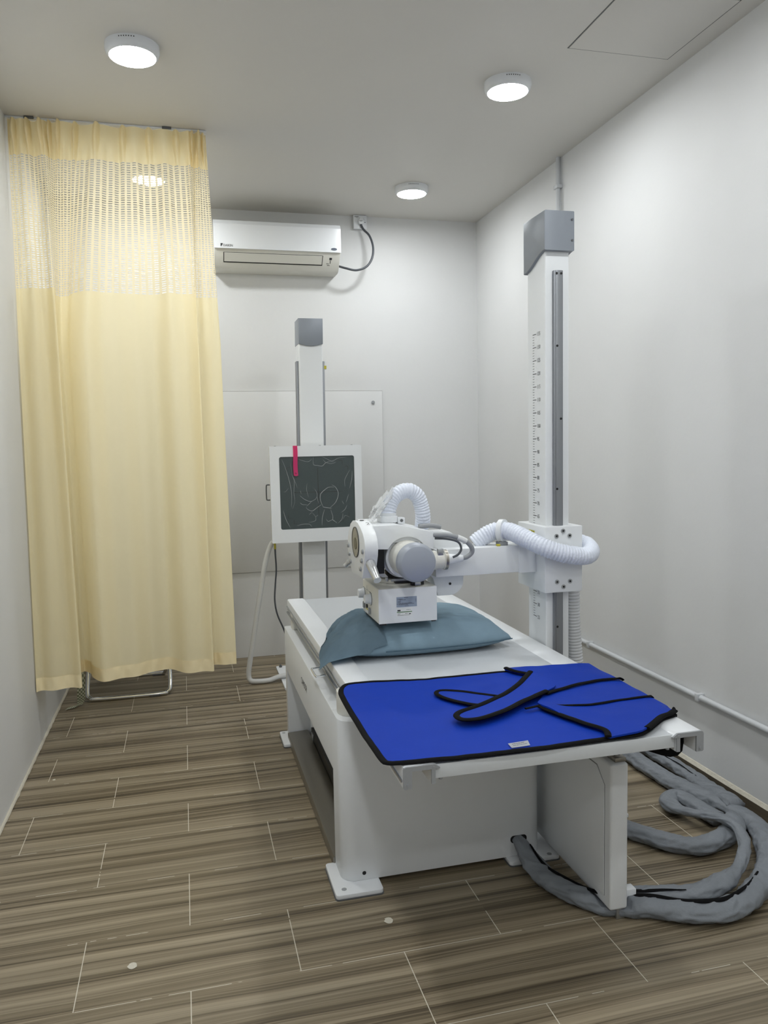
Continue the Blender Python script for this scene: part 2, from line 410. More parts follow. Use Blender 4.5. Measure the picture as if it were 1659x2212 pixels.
# hatch
h = thing('access_panel', (1.79, 2.79, ZC), 'square ceiling access panel beside the right wall', 'hatch')
bm = newbm(); box(bm, 1.566, 2.014, 2.567, 3.009, ZC-.003, ZC+.0, .0012); obj('panel_board', bm, CEIL, h)
bm = newbm()
for a in ((1.561, 2.019, 3.010, 3.0145), (1.561, 2.019, 2.562, 2.566), (1.561, 1.5655, 2.562, 3.0145), (2.0148, 2.019, 2.562, 3.0145)): box(bm, *a, ZC-.0009, ZC+.0)
obj('seam', bm, DGREY, h, label='dark seam')

# lamps
def ceiling_lamp(x, y, label, parts=True):
    t = thing('ceiling_light', (x, y, ZC), label, 'ceiling light', 'round ceiling lamps')
    bm = newbm(); lathe(bm, [(0, 0), (0, .104), (.022, .104), (.034, .099), (.040, .092), (.0405, .0885), (.036, .0885), (.036, 0)], (x, y, ZC), (x, y, ZC-1), 48)
    obj('housing', bm, WHITE2, t)
    bm = newbm(); lathe(bm, [(.0362, 0), (.0362, .0882), (.0415, .0865), (.0425, .08), (.0425, 0)], (x, y, ZC), (x, y, ZC-1), 48)
    obj('diffuser', bm, EM, t, label='glowing white diffuser')
    bm = newbm()
    for k in range(7):
        a = -2.0+k*.09 if k != 3 else -1.73
        c, s = math.cos(a), math.sin(a); cyl(bm, (x+c*.1035, y+s*.1035, ZC-.010), (x+c*.1049, y+s*.1049, ZC-.010), .0022, 8)
    obj('vent_slot', bm, INK, t)
    return t
EM = emat('lamp_diffuser', LAMP_COL, LAMP)
ceiling_lamp(-.129, 3.36, 'large lit round ceiling lamp at top left, nearest above the curtain front')
ceiling_lamp(1.448, 3.352, 'lit round ceiling lamp between the access panel and the tall column')
ceiling_lamp(1.430, 4.795, 'lit round ceiling lamp near the far wall above the white power socket')
ceiling_lamp(-.129, 4.838, 'lit round ceiling lamp glowing through the net of the yellow curtain')
for x, y in ((-.129, 1.9), (1.448, 1.9), (-.129, .45), (1.448, .45), (-.129, -1.0), (1.448, -1.0)):
    ceiling_lamp(x, y, 'lit round ceiling lamp on the ceiling behind the viewer')

# cover board on the back wall
t = thing('cover_board', (.75, YB, .6), 'large white square board fixed to the far wall behind the detector stand', 'board')
bm = newbm(); box(bm, .12, 1.382, YB-.010, YB-.0005, .598, 1.838, .0015); obj('board', bm, WALL, t)
bm = newbm()
for a in ((.12, 1.3845, 1.838, 1.8405), (.12, 1.3845, .5955, .598), (1.382, 1.3845, .598, 1.838)): box(bm, a[0], a[1], YB-.0015, YB-.0004, a[2], a[3])
obj('seam', bm, mat('grey_seam', (128, 124, 116), .9), t, label='thin grey seam')  # narrow grey strips along three board edges
bm = newbm(); cyl(bm, (1.314, YB-.010, 1.759), (1.314, YB-.018, 1.759), .012, 20, bev=.002); obj('bolt', bm, GREYC, t)

# ================================================================== air conditioner
AX0, AX1, AY = .245, 1.063, 5.222
AC_ = t = thing('air_conditioner', (.65, YB, 2.64), 'white split air conditioner high on the far wall', 'air conditioner')
prof = [(YB-.001, 2.925), (5.31, 2.925), (5.245, 2.902), (5.226, 2.876), (5.226, 2.735), (5.232, 2.722), (5.312, 2.628), (5.335, 2.618), (YB-.001, 2.618)]
bm = newbm(); prism(bm, prof, 'x', AX0, AX1, .004); obj('body', bm, CREAM, t, angle=25)
bm = newbm(); prism(bm, [(5.255, 2.913), (5.234, 2.906), (5.2165, 2.880), (5.217, 2.728), (5.2245, 2.728), (5.2240, 2.876), (5.243, 2.900), (5.262, 2.908)], 'x', AX0-.002, AX1+.002, .002)
fp = obj('front_panel', bm, WHITE2, t, angle=25)
bm = newbm(); text_bm(bm, 'DAIKIN', .021, (.301, 5.2165, 2.738), (1, 0, 0), (0, 0, 1), .0008, .85)
a = [bm.verts.new(q) for q in ((.284, 5.2155, 2.757), (.300, 5.2155, 2.757), (.288, 5.2155, 2.738), (.284, 5.2155, 2.738))]; bm.faces.new(a[::-1])
obj('lettering', bm, INK, fp)
bm = newbm(); cyl(bm, (0, 0, 0), (0, -.0012, 0), .020, 24)
bmesh.ops.scale(bm, vec=(1, 1, .42), verts=bm.verts); bmesh.ops.translate(bm, vec=(1.017, 5.2165, 2.748), verts=bm.verts); obj('badge', bm, GREYINK, fp)
def acy(z): return 5.232+(2.722-z)/1.175   # sloping lower front
bm = newbm()
n_ = V(0, -.094, -.080).normalized()
def slope_plate(bm, x0, x1, z0, z1, d, th=.002):
    q = []
    for (x, z) in ((x0, z0), (x1, z0), (x1, z1), (x0, z1)): q.append(V(x, acy(z), z)+n_*d)
    b = [bm.verts.new(p) for p in q]; a = [bm.verts.new(p-n_*(th)) for p in q]
    bm.faces.new(b); bm.faces.new(a[::-1])
    for i in range(4): bm.faces.new((a[i], a[(i+1) % 4], b[(i+1) % 4], b[i]))
slope_plate(bm, .302, .948, 2.655, 2.710, .0006); obj('air_outlet', bm, BLACK, t)
bm = newbm(); slope_plate(bm, .307, .943, 2.662, 2.7080, .004, .003); obj('louver', bm, CREAM, t)
bm = newbm(); slope_plate(bm, .992, 1.009, 2.688, 2.700, .0008); slope_plate(bm, .998, 1.002, 2.668, 2.686, .0008); slope_plate(bm, .974, .992, 2.666, 2.668, .0008); slope_plate(bm, .980, .998, 2.657, 2.659, .0008)
obj('indicator', bm, INK, t)

# socket, plug, cable
t = thing('power_socket', (1.243, YB, 2.99), 'square white power socket just under the ceiling on the far wall', 'socket')
bm = newbm(); box(bm, 1.199, 1.287, YB-.034, YB-.0005, 2.944, 3.032, .004); obj('back_box', bm, WHITE2, t)
bm = newbm(); box(bm, 1.196, 1.290, YB-.040, YB-.034, 2.941, 3.033, .003); fpz = obj('faceplate', bm, WHITE2, t)
bm = newbm(); text_bm(bm, 'hager', .014, (1.203, YB-.0405, 3.018), (1, 0, 0), (0, 0, 1)); obj('lettering', bm, INK, fpz)
bm = newbm(); box(bm, 1.268, 1.282, YB-.046, YB-.040, 3.0, 3.016, .002); obj('switch', bm, WHITE2, t)
bm = newbm(); cyl(bm, (1.276, YB-.0405, 2.985), (1.276, YB-.042, 2.985), .003, 10); obj('indicator', bm, BLACK, t)
bm = newbm(); tube(bm, spline([(1.243, YB-.055, 2.966), (1.262, YB-.06, 2.93), (1.292, YB-.10, 2.88), (1.308, YB-.13, 2.80), (1.294, YB-.15, 2.72), (1.25, YB-.16, 2.66), (1.18, YB-.16, 2.635), (1.11, YB-.15, 2.648), (1.060, YB-.12, 2.668)], 8), .0075, 10)
pcd = obj('power_cord', bm, CABG, AC_)
bm = newbm(); prism(bm, [(1.238, 3.012), (1.250, 3.012), (1.262, 2.99), (1.262, 2.978), (1.254, 2.967), (1.234, 2.967), (1.226, 2.978), (1.226, 2.99)], 'y', YB-.068, YB-.0405, .003)
obj('plug', bm, WHITE2, pcd)
bm = newbm(); text_bm(bm, 'hager', .012, (1.2285, YB-.0685, 2.985), (1, 0, 0), (0, 0, 1)); obj('lettering', bm, INK, pcd)


# ================================================================== right wall pipes
t = thing('conduit', (2.09, 2.0, .36), 'long white conduit running low along the right wall', 'conduit')
bm = newbm(); cyl(bm, (2.088, YF+.02, .3645), (2.088, 4.14, .3645), .0125, 16); obj('pipe', bm, PIPE, t)
for y in (3.77, 2.838, 1.9, 1.0): bm = newbm(); box(bm, 2.070, XR-.0005, y-.010, y+.010, .349, .381, .003); obj('clip', bm, PIPE, t)
t = thing('conduit', (2.09, 4.142, .38), 'thin white vertical conduit between the ceiling and the tall column top', 'conduit')
bm = newbm(); cyl(bm, (2.088, 4.142, .378), (2.088, 4.142, ZC-.001), .0125, 16); obj('pipe', bm, PIPE, t)
for z in (2.874, 1.6, .9): bm = newbm(); box(bm, 2.070, XR-.0005, 4.118, 4.166, z-.010, z+.010, .003); obj('clip', bm, PIPE, t)

# ================================================================== curtain
def ctl(pts, n=400):
    s = spline([(x, y, 0) for x, y in pts], 24); return s
BOT = [(-.742, 4.06), (-.70, 4.075), (-.64, 4.08), (-.575, 4.09), (-.534, 4.10), (-.560, 4.19), (-.578, 4.31), (-.555, 4.38), (-.520, 4.33), (-.495, 4.23), (-.44, 4.16), (-.36, 4.19), (-.28, 4.17), (-.20, 4.26), (-.12, 4.27), (-.04, 4.20), (.04, 4.18), (.105, 4.17), (.112, 4.22), (.10, 4.28), (.13, 4.30), (.18, 4.27), (.236, 4.27)]
MID = [(-.738, 4.10), (-.70, 4.10), (-.64, 4.10), (-.60, 4.10), (-.556, 4.090), (-.578, 4.18), (-.600, 4.30), (-.580, 4.37), (-.548, 4.33), (-.522, 4.23), (-.45, 4.16), (-.37, 4.19), (-.29, 4.16), (-.21, 4.21), (-.13, 4.21), (-.05, 4.17), (.03, 4.17), (.094, 4.14), (.092, 4.19), (.078, 4.26), (.112, 4.295), (.17, 4.265), (.213, 4.255)]
TOP = [(-.738, 4.15), (-.70, 4.15), (-.66, 4.15), (-.62, 4.15), (-.585, 4.15), (-.56, 4.15), (-.53, 4.15), (-.50, 4.15), (-.46, 4.15), (-.41, 4.15), (-.36, 4.15), (-.30, 4.15), (-.24, 4.15), (-.18, 4.15), (-.12, 4.15), (-.05, 4.15), (.01, 4.15), (.07, 4.15), (.10, 4.15), (.118, 4.155), (.135, 4.16), (.15, 4.165), (.172, 4.165)]
sB, sM, sT = ctl(BOT), ctl(MID), ctl(TOP); NS = len(sB)
PLEAT = [.03, .10, .165, .235, .30, .385, .47, .56, .65, .74, .83, .915, .97]
def curt(u, z):
    i = u*(NS-1); a = int(min(i, NS-2)); k = i-a
    P = [s[a].lerp(s[a+1], k) for s in (sB, sM, sT)]
    if z < 2.0: t = (z-.25)/1.75; p = P[0].lerp(P[1], t*t*(3-2*t)*.5+t*.5)
    else: t = (z-2.0)/1.03; p = P[1].lerp(P[2], t)
    x, y = p.x, p.y
    # soft hanging folds and the pinch pleats of the heading
    g = max(0, min(1, (z-2.35)/.6)); f = (1-g)
    y += .015*math.sin(u*52+1.6*math.sin(u*9))*(1-f*.15)+.010*f*math.sin(u*23+1) + .004*noise.noise(V(u*9, z*1.4, 2))
    pin = sum(math.exp(-((u-q)/.0055)**2)*(1 if abs(u-q) < .05 else 0) for q in PLEAT)
    gg = math.exp(-((z-2.97)/.055)**2)+.45*max(0, min(1, (z-2.75)/.2))
    y += -.045*pin*gg; y += .006*g*math.sin(u*150+2*math.sin(u*13))*(1 if z < 2.9 else max(0, 1-(z-2.9)/.05)); y += .004*f*math.sin(u*120+3*math.sin(u*7))*max(0, min(1, (z-1.9)/.3)); 
    wig = sum((u-q)/.006*math.exp(-((u-q)/.0075)**2) for q in PLEAT if abs(u-q) < .05)
    x += .009*wig*gg
    x = max(x, XL+.006)
    y += .0035*math.sin(z*31+u*40)*max(0, noise.noise(V(u*4, z*2.2, 7)))
    return V(x, y, z)
def curt_part(z0, z1, nu, nv):
    bm = newbm()
    return grid(bm, nu, nv, lambda u, v: curt(u, z0+(z1-z0)*v), lambda u, v: (u*1.02, z0+(z1-z0)*v))
t = thing('curtain', (-.28, 4.15, .29), 'pale yellow hospital curtain with a see-through net band, hanging at left', 'curtain')
obj('drape', curt_part(.352, 2.235, 420, 90), C_DR, t, angle=180)
obj('net_panel', curt_part(2.235, 2.86, 420, 50), C_ME, t, angle=180, label='open net band with slots')
obj('heading', curt_part(2.86, 3.0245, 900, 24), C_HE, t, angle=180, label='pleated heading band')
bm = newbm()
def hemf(u, z, s):
    p = curt(u, z); return V(p.x, p.y+s*(.0035+.002*math.sin(u*170)*math.sin((z-.288)/.066*PI)), z)
grid(bm, 420, 8, lambda u, v: hemf(u, .288+.066*v, -1)); grid(bm, 420, 8, lambda u, v: hemf(u, .288+.066*v, 1))
obj('hem', bm, C_HM, t, angle=180, label='double folded hem')
t = thing('curtain_track', (-.28, 4.15, ZC), 'thin white ceiling track that carries the yellow curtain', 'curtain track')
bm = newbm(); box(bm, XL+.001, .176, 4.140, 4.160, ZC-.009, ZC-.0003, .002); obj('rail', bm, WHITE2, t)
for x in (-.641, -.014):
    bm = newbm(); box(bm, x-.022, x+.022, 4.128, 4.136, ZC-.012, ZC-.0003, .002); cyl(bm, (x-.012, 4.126, ZC-.006), (x-.012, 4.129, ZC-.006), .003, 8); obj('bracket', bm, DGREY, t)

# ================================================================== folding chair behind the curtain
t = thing('folding_chair', (-.36, 4.97, 0), 'tubular metal chair half hidden behind the yellow curtain', 'chair')
def loop_tube(pts, r=.0125): bm = newbm(); return tube(bm, spline(pts, 8), r, 12)
bm = newbm(); x0, x1 = -.60, -.13
tube(bm, spline([(x0+.03, 5.28, .86), (x0+.02, 5.22, .60), (x0+.01, 4.98, .28), (x0, 4.80, .06), (x0+.02, 4.765, .018), (x0+.07, 4.755, .0135), (x1-.07, 4.755, .0135), (x1-.02, 4.765, .018), (x1, 4.80, .06), (x1-.01, 4.98, .28), (x1-.02, 5.22, .60), (x1-.03, 5.28, .86)], 8), .0125, 12)
obj('front_frame', bm, CHROME, t)
bm = newbm(); a0, a1 = x0+.035, x1-.035
tube(bm, spline([(a0, 4.80, .44), (a0, 4.95, .28), (a0, 5.13, .08), (a0+.01, 5.185, .02), (a0+.05, 5.20, .0135), (a1-.05, 5.20, .0135), (a1-.01, 5.185, .02), (a1, 5.13, .08), (a1, 4.95, .28), (a1, 4.80, .44)], 8), .0115, 12)
obj('rear_frame', bm, CHROME, t)
bm = newbm(); box(bm, a0-.01, a1+.01, 4.72, 5.10, .43, .465, .014, 3); obj('seat', bm, SEAT, t)
bm = newbm(); box(bm, x0+.03, x1-.03, 5.245, 5.275, .62, .85, .012, 3); obj('backrest', bm, SEAT, t)
for (x, y) in ((x1-.09, 4.755), (x1-.09, 5.20), (x0+.09, 5.20)):
    bm = newbm(); box(bm, x-.03, x+.03, y-.014, y+.014, .0003, .012, .003); obj('rubber_foot', bm, DGREY, t)
bm = newbm()
pts = [V(-.622, 4.69, .40), V(-.620, 4.685, .30), V(-.618, 4.69, .18), V(-.622, 4.70, .08), V(-.628, 4.705, .02), V(-.645, 4.69, .006), V(-.675, 4.675, .005), V(-.70, 4.66, .004)]
sp = spline(pts, 6); ns = len(sp)
def strip_f(u, v):
    i = u*(ns-1); a = int(min(i, ns-2)); p = sp[a].lerp(sp[a+1], i-a); w_ = (v-.5)*.042*(1-.35*math.exp(-((u-.66)/.1)**2))
    return p+(V(w_, .2*w_, 0) if u < .66 else V(.25*w_, w_, 0))
grid(bm, 50, 5, strip_f, lambda u, v: (u*.46, v*.042))
tag(obj('fabric_strap', bm, CHECK, None, (-.63, 4.69, 0)), 'green and white checked fabric strap trailing on the floor under the curtain', 'strap')

# ================================================================== wall detector stand
t = thing('detector_stand', (.76, 4.85, 0), 'white upright detector stand in front of the far wall', 'detector stand')
def lean(bm, k=.010, z0=1.4):
    for v in bm.verts: v.co.x += k*(v.co.z-z0)
    return bm
bm = newbm(); prism(bm, rrect(.694, .838, 4.775, 4.915, .008), 'z', .012, 2.09); obj('column', lean(bm), WHITE, t)
bm = newbm()
cp = [(.692, 2.076)]+[(.692+.148*i/12, 2.076-.014*math.sin(PI*i/12)) for i in range(1, 12)]+[(.840, 2.076), (.840, 2.226), (.692, 2.226)]
prism(bm, cp, 'y', 4.762, 4.925, .004); obj('top_cap', lean(bm), SILV, t, label='grey top cap')
for a, b in ((.681, .694), (.838, .854)):
    bm = newbm(); box(bm, a, b, 4.80, 4.86, .15, 1.975, .0015); obj('side_rail', lean(bm), RAILM, t, label='grey metal side rail')
bm = newbm(); box(bm, .856, .871, 4.80, 4.803, 1.925, 1.975); obj('tag', bm, PAPER, t)
bm = newbm(); box(bm, .856, .870, 4.797, 4.7995, 1.928, 1.948); obj('warning_tag', bm, YEL, t)
bm = newbm(); prism(bm, rrect(.538, .99, 4.62, 5.12, .012), 'z', .0005, .013); bp_ = obj('base_plate', bm, WHITE, t)
for x, y in ((.565, 5.09), (.565, 4.65)): bm = newbm(); cyl(bm, (x, y, .0135), (x, y, .024), .011, 6); cyl(bm, (x, y, .024), (x, y, .030), .006, 10); obj('bolt', bm, DGREY, bp_)
DX0, DX1, DZ0, DZ1, DY = .495, 1.040, .892, 1.460, 4.650
bm = newbm()
prism(bm, rrect(DX0, DX1, DZ0, DZ1, .006), 'y', DY+.018, 4.735, .003); obj('detector_housing', bm, CREAM, t)
# front frame with a window opening
bm = newbm(); ax0, ax1, az0, az1 = .546, .998, .968, 1.400
o_ = rrect(DX0-.004, DX1+.004, DZ0-.003, DZ1+.003, .006, 8); i_ = rrect(ax0, ax1, az0, az1, .012, 8)
def ring(bm, o_, i_, ya, yb):
    n = len(o_); A = [bm.verts.new((x, ya, z)) for x, z in o_]; B = [bm.verts.new((x, ya, z)) for x, z in i_]; C = [bm.verts.new((x, yb, z)) for x, z in o_]; D = [bm.verts.new((x, yb, z)) for x, z in i_]
    for k in range(n):
        j = (k+1) % n
        bm.faces.new((A[k], A[j], B[j], B[k])); bm.faces.new((C[k], D[k], D[j], C[j])); bm.faces.new((A[k], C[k], C[j], A[j])); bm.faces.new((B[k], B[j], D[j], D[k]))
    bmesh.ops.recalc_face_normals(bm, faces=bm.faces[:])
ring(bm, o_, i_, DY, DY+.018); obj('front_frame', bm, WHITE, t)
bm = newbm(); prism(bm, rrect(ax0+.0005, ax1-.0005, az0+.0005, az1-.0005, .011, 8), 'y', DY+.006, DY+.0175); gl = obj('detector_window', bm, GLASS, t, label='dark green-grey window with a cross line')
bm = newbm(); yy = DY+.0050
cxm, czm = .775, 1.186
box(bm, cxm-.0017, cxm+.0017, yy, yy+.0009, czm-.145, czm+.145); box(bm, cxm-.145, cxm+.145, yy, yy+.0009, czm-.0015, czm+.0015)
for sx in (-1, 1):
    for sz in (-1, 1):
        for k in (.185, .15):
            X, Z_ = cxm+sx*k, czm+sz*(.335-k); l = .022
            box(bm, min(X, X-sx*l), max(X, X-sx*l), yy, yy+.0009, Z_-.0012, Z_+.0012); box(bm, X-.0012, X+.0012, yy, yy+.0009, min(Z_, Z_-sz*l), max(Z_, Z_-sz*l))
obj('centring_mark', bm, BLACK, gl)
# creased protective film over the window
bm = newbm()
grid(bm, 60, 60, lambda u, v: V(ax0+.003+(ax1-ax0-.006)*u, DY+.0022+.0006*noise.noise(V(u*7, v*7, 3)), az0+.003+(az1-az0-.006)*v))
fm = obj('plastic_film', bm, FILM, t, angle=180, label='clear creased protective film')
def wp(px, pz): return V(ax0+(px-105)/(1400-105)*(ax1-ax0), DY+.0008, az1-(pz-290)/(1530-290)*(az1-az0))
cre = [([(1040, 830), (940, 830), (860, 880), (800, 940), (790, 1020), (810, 1100), (840, 1165)], 1.5), ([(1000, 790), (1060, 830), (1105, 920), (1095, 1010), (1050, 1100), (960, 1180)], 1.4), ([(830, 1165), (900, 1180), (985, 1195)], 1.8),
       ([(440, 955), (500, 1010), (570, 1050), (640, 1060), (720, 1020)], 1.2), ([(440, 1075), (480, 1110), (560, 1115)], 1.1), ([(545, 1145), (600, 1100), (640, 1060)], 1), ([(540, 1160), (580, 1205), (650, 1225), (720, 1180), (805, 1125)], 1.5),
       ([(690, 840), (730, 910), (735, 980), (700, 1030)], .8), ([(570, 750), (560, 870), (590, 990)], .7), ([(450, 870), (465, 930)], .7), ([(735, 980), (760, 1110)], .8),
       ([(690, 300), (690, 430), (760, 450), (840, 460), (890, 415), (960, 390), (1060, 400)], 1.1), ([(840, 300), (920, 340), (1010, 380), (1130, 330), (1260, 325)], .9), ([(430, 330), (500, 360), (600, 380), (660, 340)], .8), ([(860, 350), (900, 400), (1000, 425), (1080, 400)], .8),
       ([(150, 330), (220, 520), (280, 760), (300, 950), (290, 1150)], 1.0), ([(300, 400), (320, 600), (350, 700), (340, 900), (350, 1050), (310, 1180)], .8), ([(340, 640), (400, 820)], .7), ([(150, 1200), (190, 1350), (260, 1500)], 1.3),
       ([(1320, 540), (1260, 640), (1225, 720), (1230, 830)], .8), ([(1360, 560), (1350, 700), (1310, 850)], 1.0), ([(1290, 960), (1240, 1100)], .8), ([(1255, 1150), (1220, 1220), (1150, 1275)], .8), ([(1170, 1070), (1200, 1130)], .7),
       ([(860, 1210), (820, 1340), (810, 1480)], 1.2), ([(965, 1210), (1000, 1330), (1000, 1400), (1070, 1440)], 1.1), ([(630, 1240), (700, 1330), (690, 1400), (580, 1420)], .8), ([(700, 1330), (750, 1300)], .7), ([(880, 1370), (920, 1420), (1000, 1395), (1070, 1460)], 1.0), ([(380, 1470), (480, 1450), (590, 1455), (630, 1500)], 1.1), ([(590, 1290), (640, 1250)], .7), ([(1180, 1290), (1160, 1390), (1090, 1460)], .8), ([(1300, 1360), (1220, 1330), (1180, 1400)], .7), ([(250, 820), (200, 880), (160, 880)], .6)]
bm = newbm()
for pts, k in cre: tube(bm, spline([wp(*q) for q in pts], 6), .0019*k, 6, rfun=lambda t_, i: .35+.65*math.sin(PI*t_), flat=.6)
obj('film_crease', bm, FILMW, fm)
bm = newbm(); tube(bm, spline([(DX0-.003, DY+.05, 1.235), (DX0-.018, DY+.05, 1.235), (DX0-.024, DY+.05, 1.225), (DX0-.024, DY+.05, 1.155), (DX0-.018, DY+.05, 1.145), (DX0-.003, DY+.05, 1.145)], 6), .004, 8); obj('handle', bm, DGREY, t)
bm = newbm(); box(bm, .70, .84, 4.735, 4.775, 1.02, 1.33); obj('bracket', bm, GREYC, t)
for x in (.53, .80, .995): bm = newbm(); cyl(bm, (x, DY+.05, DZ1), (x, DY+.05, DZ1+.005), .006, 10); obj('screw', bm, DGREY, t)
# pink tape hanging over its top edge
t2 = thing('tape_strap', (.642, DY-.003, 1.463), 'bright pink tape strap hanging over the top of the dark detector window', 'tape')
bm = newbm()
grid(bm, 3, 24, lambda u, v: V(.629+.026*u+.001*math.sin(v*7), DY-.0035-(.004*v*v)-.0015*math.sin(v*6), 1.4645-.176*v-(.004 if (u == .5 and v == 1) else 0)+.0))
grid(bm, 3, 4, lambda u, v: V(.629+.026*u, DY-.0035+.05*v, 1.4648+.0002*v)); bmesh.ops.solidify(bm, geom=bm.faces[:], thickness=.0008)
tp = obj('strap', bm, PINK, t2)
bm = newbm(); text_bm(bm, '5x', .012, (.636, DY-.0104, 1.298), (1, 0, 0), (0, 0, 1)); obj('lettering', bm, INK, tp)
# white hose from the detector to the floor, thin grey cable
bm = newbm(); tube(bm, spline([(.530, 4.76, .905), (.495, 4.79, .86), (.462, 4.80, .76), (.430, 4.81, .60), (.398, 4.82, .42), (.372, 4.825, .27), (.347, 4.83, .13), (.338, 4.83, .055), (.350, 4.82, .022), (.39, 4.81, .0165), (.46, 4.81, .0165), (.53, 4.825, .030), (.62, 4.85, .030), (.69, 4.86, .030)], 10), .0155, 14)
tag(obj('white_cable', bm, CABW, None, (.45, 4.81, 0)), 'thick white cable curving from the dark detector panel down to the floor', 'cable')
t = thing('grey_cable', (.52, 4.76, .3), 'thin grey cable with a yellow band hanging from the dark detector panel', 'cable')
bm = newbm(); tube(bm, spline([(.514, 4.73, .891), (.516, 4.74, .82), (.520, 4.75, .72), (.512, 4.75, .63), (.505, 4.75, .53), (.518, 4.75, .44), (.556, 4.75, .34), (.60, 4.77, .20), (.66, 4.80, .06), (.69, 4.83, .03)], 8), .005, 8); obj('cable', bm, CABG, t)
bm = newbm(); cyl(bm, (.5145, 4.732, .885), (.5155, 4.737, .845), .0065, 10); obj('band', bm, YEL, t, label='yellow band')

# ================================================================== x-ray table
T = thing('xray_table', (.85, 3.0, 0), 'long white x-ray table with a floating grey top in the middle of the room', 'x-ray table')
bx0, bx1, by0, by1, bz = .455, 1.172, 2.45, 3.89, .565
bm = newbm()
nr = [(bx0+.05-.05*math.cos(math.radians(9*k)), by0+.05-.05*math.sin(math.radians(9*k))) for k in range(11)]+[(bx1-.05+.05*math.sin(math.radians(9*k)), by0+.05-.05*math.cos(math.radians(9*k))) for k in range(11)]
prism(bm, nr+[(bx1, by0+.13), (bx0, by0+.13)], 'z', .018, bz, .0025)
prism(bm, [(bx0, .36), (bx0, bz-.0025), (bx0+.0008, bz-.0008), (bx0+.0025, bz), (bx1-.0025, bz), (bx1-.0008, bz-.0008), (bx1, bz-.0025), (bx1, .36)], 'y', by0+.13, by1-.07)
fr = [(bx1-.02+.02*math.cos(math.radians(15*k)), by1-.02+.02*math.sin(math.radians(15*k))) for k in range(7)]+[(bx0+.02-.02*math.sin(math.radians(15*k)), by1-.02+.02*math.cos(math.radians(15*k))) for k in range(7)]
prism(bm, [(bx1, by1-.07)]+fr+[(bx0, by1-.07)], 'z', .018, bz, .0025)
box(bm, bx0+.11, bx1-.01, by0+.12, by1-.05, .03, .3605)
body = obj('body', bm, WHITE, T, angle=30)
bm = newbm()
for z, s in ((.478, 'CAMSOR'),): text_bm(bm, s, .040, (bx0-.0003, 3.31, .447), (0, -1, 0), (0, 0, 1), .0006, 1.0)
obj('lettering', bm, INK, body)
bm = newbm(); prism(bm, rrect(1.052, 1.113, .067, .093, .012, 6), 'y', by0-.0012, by0+.01); obj('cable_slot', bm, BLACK, T)
bm = newbm(); cyl(bm, (.528, by0-.0012, .043), (.528, by0+.01, .043), .0065, 16); obj('screw_hole', bm, BLACK, T)
for (a, b, c, d, hx, hy) in ((.420, .578, 2.382, 2.590, .452, 2.415), (.418, .50, 3.72, 3.905, .436, 3.88), (1.037, 1.225, 2.415, 2.60, 1.19, 2.43), (1.10, 1.225, 3.72, 3.905, 1.20, 3.88)):
    bm = newbm(); prism(bm, rrect(a, b, c, d, .012), 'z', .004, .018, .002); f_ = obj('foot_plate', bm, WHITE2, T)
    bm = newbm(); prism(bm, rrect(a-.002, b+.002, c-.002, d+.002, .013), 'z', .0003, .004); obj('rubber_pad', bm, DGREY, f_)
    bm = newbm(); cyl(bm, (hx, hy, .0181), (hx, hy, .0190), .0085, 16); obj('bolt', bm, GREYC, f_)
bm = newbm()
prism(bm, [(.449, .004), (.449, .036), (.452, .040), (.546, .046), (.552, .042), (.552, .036), (.456, .030), (.456, .004)], 'y', 2.585, 3.815)
obj('foot_rail', bm, STEEL, T, label='brushed steel foot bar')
bm = newbm(); box(bm, .553, .566, 2.60, 3.72, .02, .09); obj('gap_shade', bm, BLACK, T)  # black strip painted as the shade in the gap behind the foot bar
bm = newbm(); box(bm, .548, .560, 3.66, 3.70, .03, .075, .002); obj('latch', bm, ALU, T)
# carriage between body and top
bm = newbm(); prism(bm, rrect(.468, 1.165, 2.490, 2.60, .05, 10), 'z', bz, .640, .001); obj('end_block', bm, CREAM, T)
bm = newbm(); prism(bm, rrect(.484, 1.165, 3.78, 3.855, .012, 4), 'z', bz+.001, .640, .001); cyl(bm, (.52, 3.779, .59), (.52, 3.775, .59), .006, 10); obj('end_block', bm, CREAM, T)
bm = newbm(); box(bm, .535, 1.15, 2.60, 3.78, bz, .640); obj('tray_box', bm, GREYC, T, label='grey tray box under the top')
bm = newbm(); box(bm, .478, .490, 2.52, 3.95, .618, .626, .002); obj('lock_bar', bm, ALU, T)
bm = newbm(); tube(bm, spline([(.482, 2.83, .612), (.452, 2.83, .610), (.444, 2.84, .610), (.444, 2.93, .610), (.452, 2.94, .610), (.482, 2.94, .612)], 6), .004, 8); obj('lock_handle', bm, CHROME, T)
# floating top
tx0, tx1, ty0, ty1, tz = .487, 1.327, 1.793, 3.985, .680
bm = newbm(); box(bm, tx0+.085, tx1-.085, ty0+.004, ty1-.006, .641, .6745, .0015); obj('table_top', bm, TOPM, T, label='light grey laminate top')
bm = newbm(); box(bm, tx0+.0835, tx1-.0835, ty0-.001, ty0+.006, .6395, .6752, .001); obj('edge_strip', bm, EDGE, T, label='aluminium edge strip painted pale as if lit')
def railprof(x, s):
    P_ = [(0, .006), (.006, .0), (.078, .0), (.094, -.012), (.094, -.0145), (.080, -.0145), (.080, -.050), (.070, -.050), (.070, -.013), (.022, -.013), (.022, -.056), (.003, -.056), (.0, -.052)]
    P_ = [(0, -.008), (.0022, -.0022), (.008, 0), (.080, .0), (.094, -.009), (.094, -.0115), (.082, -.0115), (.082, -.050), (.072, -.050), (.072, -.012), (.022, -.012), (.022, -.056), (.003, -.056), (0, -.053)]
    return [(x+s*a, tz+b) for a, b in P_]
